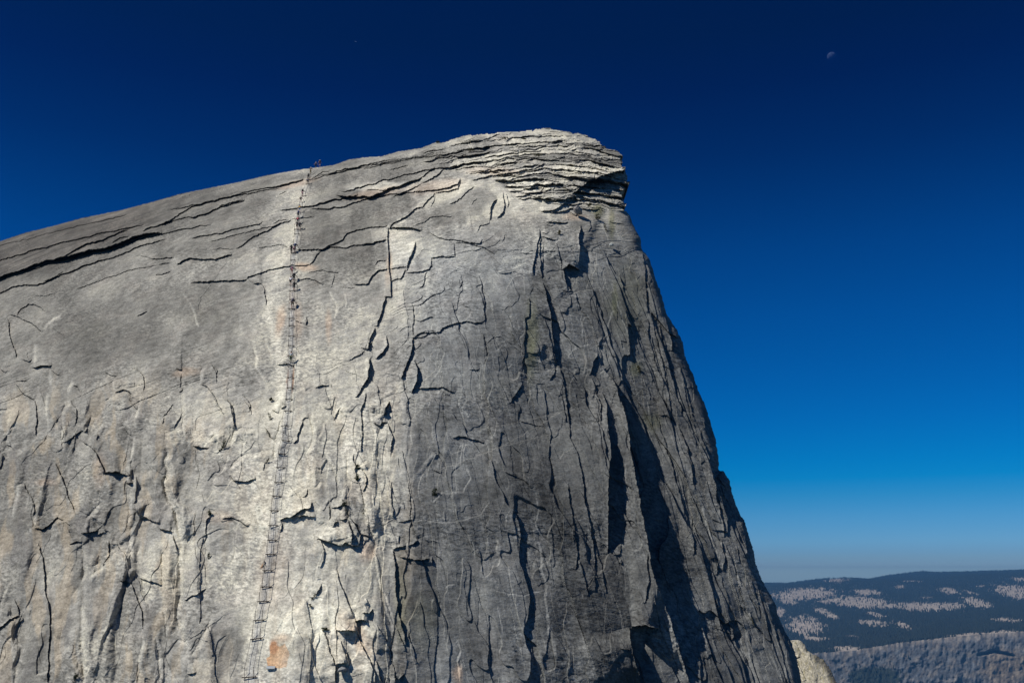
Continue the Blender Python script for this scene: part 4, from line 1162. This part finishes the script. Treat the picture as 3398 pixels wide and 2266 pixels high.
# ------------------------------------------------------------------ shrubs
leafA = flat('shrub_leaves', (.045, .055, .016), .8, var=.6, scale=9); leafB = flat('dry_moss', (.085, .075, .025), .9, var=.5, scale=9); twig = flat('twigs', (.07, .05, .03), .9)
def shrub(u_, v_, w_, h_, lab, ang=0, mat=leafA, n=260):
    c = surf_s(u_, v_); px = c.y/F; r = bpy.data.objects.new('shrub', None); COL.objects.link(r); r.location = c
    tag(r, lab, 'shrub', 'shrubs growing in the cracks')
    ca, sa = math.cos(math.radians(ang)), math.sin(math.radians(ang)); W_, H_ = w_*px, h_*px
    bm = bmesh.new()
    for _ in range(9):
        z = random.uniform(-.4, .4)*H_; x = random.uniform(-.2, .2)*W_; e = Vector((x+random.uniform(-.3, .3)*W_, -.25*W_-.05, z+.2*W_))
        tube(bm, [Vector((x*ca+z*sa, .05, z*ca-x*sa)), Vector((e.x*ca+e.z*sa, e.y, e.z*ca-e.x*sa))], [.012, .006], 4)
    obj('stem', bm_mesh('stem', bm), twig, r)
    bm = bmesh.new(); cl = [(random.uniform(-.35, .35), random.uniform(-.42, .42)) for _ in range(9)]
    for _ in range(n):
        q = random.choice(cl); x = (q[0]+random.gauss(0, .13))*W_; z = (q[1]+random.gauss(0, .09))*H_
        p_ = Vector((x*ca+z*sa, -abs(random.gauss(0, .2))*W_-.02, z*ca-x*sa)); s = random.uniform(.5, 1.2)*min(.09, W_*.16)
        a = Vector([random.gauss(0, 1) for _ in range(3)]).normalized(); b = a.cross(Vector((random.random(), random.random(), 1))).normalized()
        bm.faces.new([bm.verts.new(p_+a*s), bm.verts.new(p_+b*s*.6), bm.verts.new(p_-a*s), bm.verts.new(p_-b*s*.6)])
    obj('foliage', bm_mesh('foliage', bm, False), mat, r)
for a_ in ((896.6,1385,10,40,'dark green shrub strip in the crack just left of the cable route',-18),(738.7,1480,17,52,'tall dark green shrub on the pale slab left of the route',20),
   (887,1528,9,26,'small slanting green shrub beside the pale streak left of the posts',35),(697,1702,13,22,'rounded green shrub at the tip of the brown slab',0),
   (1188,1549,16,14,'upper green tuft beside the bright ridge right of the route',0),(1185,1584,14,34,'longer green tuft just below the tuft beside the bright ridge',-10),
   (1144,1670,14,26,'green shrub at the head of the broken cracked slabs',-25),(1152,1700,8,34,'thin green shrub trailing down the broken slabs',-25),
   (900,1326,12,16,'small dark tuft in the uppermost crack left of the cables',-30),(890,1437,8,34,'narrow dark shrub in the slanting crack left of the cables',-35),
   (1206,1695,6,16,'tiny green tuft at the foot of the bright ridge',0),(1442,1632,20,26,'dark moss tuft in the grey wall near the ring-shaped edge',0),
   (1078,2085,24,12,'low dark tuft on the corner of a stepped slab',0),(1041,1980,8,24,'slim dark shrub in the curved crack above the stepped slabs',25),
   (1030,2008,9,11,'tiny yellow-green tuft under the slim crack shrub',0),(252,2243,14,20,'green shrub at the bottom edge far left',0),
   (694,1842,10,22,'green tuft in the thin crack left of the brown slab',0),(549,1581,7,7,'tiny green tuft on the left ribbed slabs',0),(1453,472,16,8,'small green bush on the skyline left of the summit sheets',0)):
    shrub(*a_)
for a_ in ((1984,722,22,22,'brown and green bush in the rubble crack below the overhang',0,leafB),(2010,760,9,46,'long mossy strip down the rubble crack',-14,leafB),(1955,680,16,14,'olive moss clump on the ledge under the overhang',-30,leafB),
   (2121,1226,12,24,'olive tuft where the thin white vein ends',-10,leafB),(1563,499,20,14,'dry brown bush among the summit sheets',0,leafB),(1781,517,34,9,'wide dry brown bush under the pale summit sheet',0,leafB),
   (1672,461,40,6,'low green strip of plants near the summit skyline',0,leafB),(1740,462,16,6,'small yellow-green patch of plants near the summit',0,leafB),(2498,2060,6,24,'yellow-green moss streak near the right edge of the wall',-12,leafB),
   (1856,772,14,16,'moss tuft among the small blocks under the ledge',0,leafB)):
    shrub(*a_)
# ------------------------------------------------------------------ climbers
SK = {
 'climb': dict(pelvis=(0, 0, .93), waist=(0, .05, 1.10), chest=(0, .13, 1.33), neck=(0, .18, 1.47), head=(0, .22, 1.60), crown=(0, .21, 1.70),
   sh=(.18, .15, 1.41), el=(.34, .22, 1.17), ha=(.44, .42, 1.06), hip=(.10, 0, .90), kl=(.13, .22, .52), al=(.12, .06, .09), tl=(.12, .24, .05), kr=(.12, .06, .48), ar=(.13, -.04, .09), tr=(.13, .14, .05)),
 'bend': dict(pelvis=(0, -.12, .88), waist=(0, .02, 1.02), chest=(0, .24, 1.18), neck=(0, .37, 1.27), head=(0, .46, 1.36), crown=(0, .50, 1.45),
   sh=(.19, .30, 1.22), el=(.36, .40, 1.00), ha=(.44, .58, .98), hip=(.10, -.12, .85), kl=(.14, .18, .52), al=(.12, .08, .09), tl=(.12, .26, .05), kr=(.12, .02, .47), ar=(.13, -.10, .09), tr=(.13, .08, .05)),
 'step': dict(pelvis=(0, -.02, .92), waist=(0, .04, 1.09), chest=(0, .10, 1.33), neck=(0, .14, 1.47), head=(0, .17, 1.60), crown=(0, .16, 1.70),
   sh=(.19, .12, 1.41), el=(.40, .14, 1.25), ha=(.50, .34, 1.14), hip=(.10, 0, .89), kl=(.15, .32, .66), al=(.13, .24, .26), tl=(.13, .42, .24), kr=(.12, .04, .47), ar=(.13, -.04, .09), tr=(.13, .14, .05)),
}
def skin(name, verts_, edges_, rad, sub=1):
    me = bpy.data.meshes.new(name+'_cage'); me.from_pydata(verts_, edges_, []); o = bpy.data.objects.new(name, me); COL.objects.link(o)
    m = o.modifiers.new('s', 'SKIN'); m.use_smooth_shade = True
    for i, r in enumerate(rad):
        q = me.skin_vertices[0].data[i]; q.radius = r if isinstance(r, tuple) else (r, r); q.use_root = (i == 0)
    s = o.modifiers.new('d', 'SUBSURF'); s.levels = sub; s.render_levels = sub
    dg = bpy.context.evaluated_depsgraph_get(); out = bpy.data.meshes.new_from_object(o.evaluated_get(dg)); out.name = name
    bpy.data.objects.remove(o); bpy.data.meshes.remove(me); return out
def mir(p, s): return (p[0]*s, p[1], p[2])
POSE = {}
for nm, k in SK.items():
    V_ = [k['pelvis'], k['waist'], k['chest'], k['neck'], k['head'], k['crown']]; E_ = [(0, 1), (1, 2), (2, 3), (3, 4), (4, 5)]; R_ = [(.13, .10), (.12, .09), (.15, .10), .055, .095, .075]
    def add(p, par, r):
        V_.append(p); R_.append(r); E_.append((par, len(V_)-1)); return len(V_)-1
    hd = k['head']; add((0, hd[1]+.12, hd[2]-.02), 4, .018)                      # nose
    for s in (-1, 1):
        add((s*.10, hd[1]+.01, hd[2]), 4, .02)                                    # ears
        a = add(mir(k['sh'], s), 2, .06); b = add(mir(k['el'], s), a, .042); c = add(mir(k['ha'], s), b, .03)
        h_ = Vector(mir(k['ha'], s)); d_ = (h_-Vector(mir(k['el'], s))).normalized()
        pm_ = add(tuple(h_+d_*.06), c, .032)
        for j in range(4):
            q = h_+d_*.13+Vector(((j-1.5)*.022, 0, .0)); f1 = add(tuple(q), pm_, .010); add(tuple(q+d_*.02+Vector((0, -.01, -.035+.004*j))), f1, .009)
        add(tuple(h_+d_*.05+Vector((-s*.05, .01, -.01))), pm_, .011)
        a = add(mir(k['hip'], s), 0, .085); b = add(mir(k['kl' if s < 0 else 'kr'], s), a, .058); c = add(mir(k['al' if s < 0 else 'ar'], s), b, .038); add(mir(k['tl' if s < 0 else 'tr'], s), c, .03)
    P_ = {'body': skin('body_'+nm, V_, E_, R_)}
    V_ = [k['pelvis'], k['waist'], k['chest']]; E_ = [(0, 1), (1, 2)]; R_ = [(.155, .125), (.145, .115), (.175, .125)]
    for s in (-1, 1): a = add(mir(k['sh'], s), 2, .082); add(tuple(Vector(mir(k['sh'], s)).lerp(Vector(mir(k['el'], s)), .8)), a, .062)
    P_['shirt'] = skin('shirt_'+nm, V_, E_, R_)
    for tp, fr in (('shorts', .85), ('trousers', 1.)):
        V_ = [k['pelvis']]; E_ = []; R_ = [(.155, .125)]
        for s in (-1, 1):
            a = add(mir(k['hip'], s), 0, .11); kn = Vector(mir(k['kl' if s < 0 else 'kr'], s)); b = add(tuple(Vector(mir(k['hip'], s)).lerp(kn, fr)), a, .082)
            if tp == 'trousers': add(tuple(kn.lerp(Vector(mir(k['al' if s < 0 else 'ar'], s)), .85)), b, .06)
        P_[tp] = skin(tp+'_'+nm, V_, E_, R_)
    bm = bmesh.new()
    for s in (-1, 1):
        a = Vector(mir(k['al' if s < 0 else 'ar'], s)); t = Vector(mir(k['tl' if s < 0 else 'tr'], s)); tube(bm, [a+Vector((0, -.06, -.04)), a+Vector((0, .02, -.03)), t+Vector((0, .05, -.01))], [.04, .055, .035], 8)
    P_['shoes'] = bm_mesh('shoes_'+nm, bm)
    hv = Vector(k['head'])+Vector((0, -.01, .05))
    bm = bmesh.new(); bmesh.ops.create_uvsphere(bm, u_segments=14, v_segments=8, radius=.125)
    for v in bm.verts: v.co.z = max(v.co.z, -.01)*1.0; v.co += hv
    bmesh.ops.create_cone(bm, cap_ends=True, segments=16, radius1=.19, radius2=.15, depth=.02, matrix=Matrix.Translation(hv)); P_['hat'] = bm_mesh('hat_'+nm, bm)
    bm = bmesh.new(); bmesh.ops.create_uvsphere(bm, u_segments=14, v_segments=10, radius=.118)
    for v in bm.verts:
        if v.co.y > .03: v.co.z = max(v.co.z, .02)
        v.co += hv+Vector((0, -.012, -.02))
    P_['hair'] = bm_mesh('hair_'+nm, bm)
    up = (Vector(k['chest'])-Vector(k['waist'])).normalized(); bk = up.cross(Vector((1, 0, 0))).normalized(); bk = -bk if bk.y > 0 else bk
    bm = bmesh.new(); bmesh.ops.create_cube(bm, size=1)
    for v in bm.verts: v.co = Vector((v.co.x*.30, v.co.y*.18, v.co.z*.44))
    bmesh.ops.bevel(bm, geom=bm.edges[:], offset=.06, segments=2)
    mt_ = Matrix((Vector((1, 0, 0)), bk, up)).transposed().to_4x4(); mt_.translation = Vector(k['chest'])*.8+Vector(k['waist'])*.2+bk*.2
    bmesh.ops.transform(bm, matrix=mt_, verts=bm.verts); P_['backpack'] = bm_mesh('backpack_'+nm, bm)
    POSE[nm] = P_
CM = {}
def cloth(rgb):
    if rgb not in CM: CM[rgb] = flat('cloth', rgb, .85, var=.2)
    return CM[rgb]
SKIN = flat('skin', (.48, .27, .19), .6, var=.1); SHOE = flat('boot_leather', (.05, .045, .04), .7)
WH = (.75, .72, .72); BK = (.012, .012, .014); NV = (.02, .035, .11); MR = (.13, .03, .05); TN = (.28, .22, .12); OL = (.14, .15, .07); BR = (.10, .07, .045); PK = (.55, .30, .34); GY = (.35, .38, .38)
PEOPLE = [
 (1061,553,16,'climb',MR,BR,0,WH,BR,'person in white hat and maroon top, rightmost of the two on the skyline'),
 (1047.5,559,18,'climb',(.03,.05,.09),BK,1,GY,None,'person in grey cap and dark blue jacket on the skyline'),
 (1030,580,25,'step',BK,TN,1,WH,None,'person in white cap, black top and tan trousers nearing the skyline'),
 (1023.5,597,18,'bend',BK,BK,1,None,BK,'person all in black bending just above the one in navy'),
 (1021,613,19,'bend',NV,BK,1,None,None,'person in navy shirt bending where the top crosspieces begin'),
 (1003.5,653,19,'climb',(.03,.03,.04),PK,0,None,BK,'person with black backpack and pinkish shorts on the upper cables'),
 (998,674,19,'bend',BK,BR,0,None,None,'person in black top with bare legs bending on the upper cables'),
 (994,707,24,'climb',(.50,.30,.03),(.04,.12,.30),0,None,None,'person in yellow top and bright blue shorts'),
 (989.5,726,17,'climb',NV,BK,0,PK,NV,'person with navy backpack just below the one in yellow'),
 (988,746,24,'climb',(.50,.06,.10),BK,0,GY,None,'person in bright pink-red shirt and black shorts'),
 (985,763,24,'step',(.35,.32,.34),BR,0,None,(.05,.04,.03),'person in pale sleeves and brown shorts below the red shirt'),
 (994,765,25,'climb',BK,BK,0,PK,BK,'person in pale pink hat and black clothes, lowest of the upper cluster'),
 (978,838,30,'climb',(.10,.08,.12),BR,0,WH,NV,'person in white hat with dark navy pack above the middle gap'),
 (974.5,841,22,'bend',(.50,.36,.38),MR,0,WH,None,'person in white hat and pale pink shirt crouching beside others'),
 (966,842,24,'step',BK,BK,1,None,BK,'person all in black at the left of the trio on the middle cables'),
 (968.6,912,28,'climb',(.13,.04,.12),(.45,.18,.16),0,WH,None,'person in white hat, purple top and reddish shorts'),
 (975,938,31,'bend',BK,BK,0,None,BK,'person in black with black pack below the purple top'),
 (963.5,949,31,'climb',(.68,.70,.74),BK,0,None,None,'person in bright white shirt and black shorts at the left cable'),
 (976,967,30,'step',BK,BK,0,None,BK,'person in black with bare legs, lowest of the middle cluster'),
 (970.5,1026,36,'bend',(.04,.03,.05),BR,0,None,(.05,.04,.07),'person alone with a large dark pack hunched below the middle cluster'),
 (964.6,1204,36,'climb',(.42,.46,.46),OL,1,None,None,'person alone in pale grey shirt and olive trousers, lowest on the cables')]
HT = {'climb': 1.72, 'bend': 1.5, 'step': 1.72}
hairs = [(.03, .018, .010), (.012, .009, .007), (.09, .05, .025)]
for i, (u_, v_, h_, ps, sh_, bt_, lg, hat_, pk_, lab) in enumerate(PEOPLE):
    c = surf_s(u_, v_, 1); s = 1.1*h_*c.y/F/HT[ps]; s = min(max(s, .92), 1.15)
    r = bpy.data.objects.new('person', None); COL.objects.link(r); r.location = c+Vector((0, -.12, .06)); r.scale = (s, s, s); r.rotation_euler = (0, 0, random.uniform(-.25, .25))
    tag(r, lab, 'person', 'climbers on the cable route'); P_ = POSE[ps]
    obj('body', P_['body'], SKIN, r); obj('shirt', P_['shirt'], cloth(sh_), r); nm_ = 'trousers' if lg else 'shorts'; obj(nm_, P_[nm_], cloth(bt_), r)
    obj('shoes', P_['shoes'], SHOE, r); obj('hair', P_['hair'], cloth(hairs[i % 3]), r)
    if hat_: obj('hat', P_['hat'], cloth(hat_), r)
    if pk_: obj('backpack', P_['backpack'], cloth(pk_), r)
# ------------------------------------------------------------------ tiny aircraft in the sky
ax_, az_ = ray(1180, 139); AY = 6000.
r = bpy.data.objects.new('aircraft', None); COL.objects.link(r); r.location = (AY*ax_, AY, AY*az_); r.rotation_euler = (0, .15, .35)
tag(r, 'tiny pale aircraft, a speck high in the sky left of centre', 'aircraft'); wm_ = flat('white_paint', (.5, .52, .55), .4)
bm = bmesh.new(); tube(bm, [(-6, 0, 0), (-5, 0, 0), (4, 0, .2), (6.5, 0, .4)], [.3, .9, .8, .2], 10); obj('fuselage', bm_mesh('fuselage', bm), wm_, r)
def slabm(pts, t, nm):
    bm = bmesh.new(); a = [bm.verts.new(Vector(p_)+Vector((0, 0, t))) for p_ in pts]; b = [bm.verts.new(Vector(p_)-Vector((0, 0, t))) for p_ in pts]
    bm.faces.new(a); bm.faces.new(b[::-1])
    for i in range(len(pts)): bm.faces.new((a[i], b[i], b[(i+1) % len(pts)], a[(i+1) % len(pts)]))
    obj(nm, bm_mesh(nm, bm, False), wm_, r)
slabm([(-2, -6, 0), (-1, -6, 0), (-.2, 0, 0), (-1, 6, 0), (-2, 6, 0), (-2.5, 0, 0)], .12, 'wing'); slabm([(5, -2, .4), (6, -2, .4), (6.2, 2, .4), (5, 2, .4)], .08, 'tailplane')
bm = bmesh.new(); a = [bm.verts.new((x, y, z)) for y in (-.1, .1) for x, z in ((4.6, .5), (6.4, .5), (6.8, 2.4), (5.9, 2.4))]
bm.faces.new(a[:4]); bm.faces.new(a[4:][::-1])
for i in range(4): bm.faces.new((a[i], a[4+i], a[4+(i+1) % 4], a[(i+1) % 4]))
obj('tail_fin', bm_mesh('tail_fin', bm, False), wm_, r)
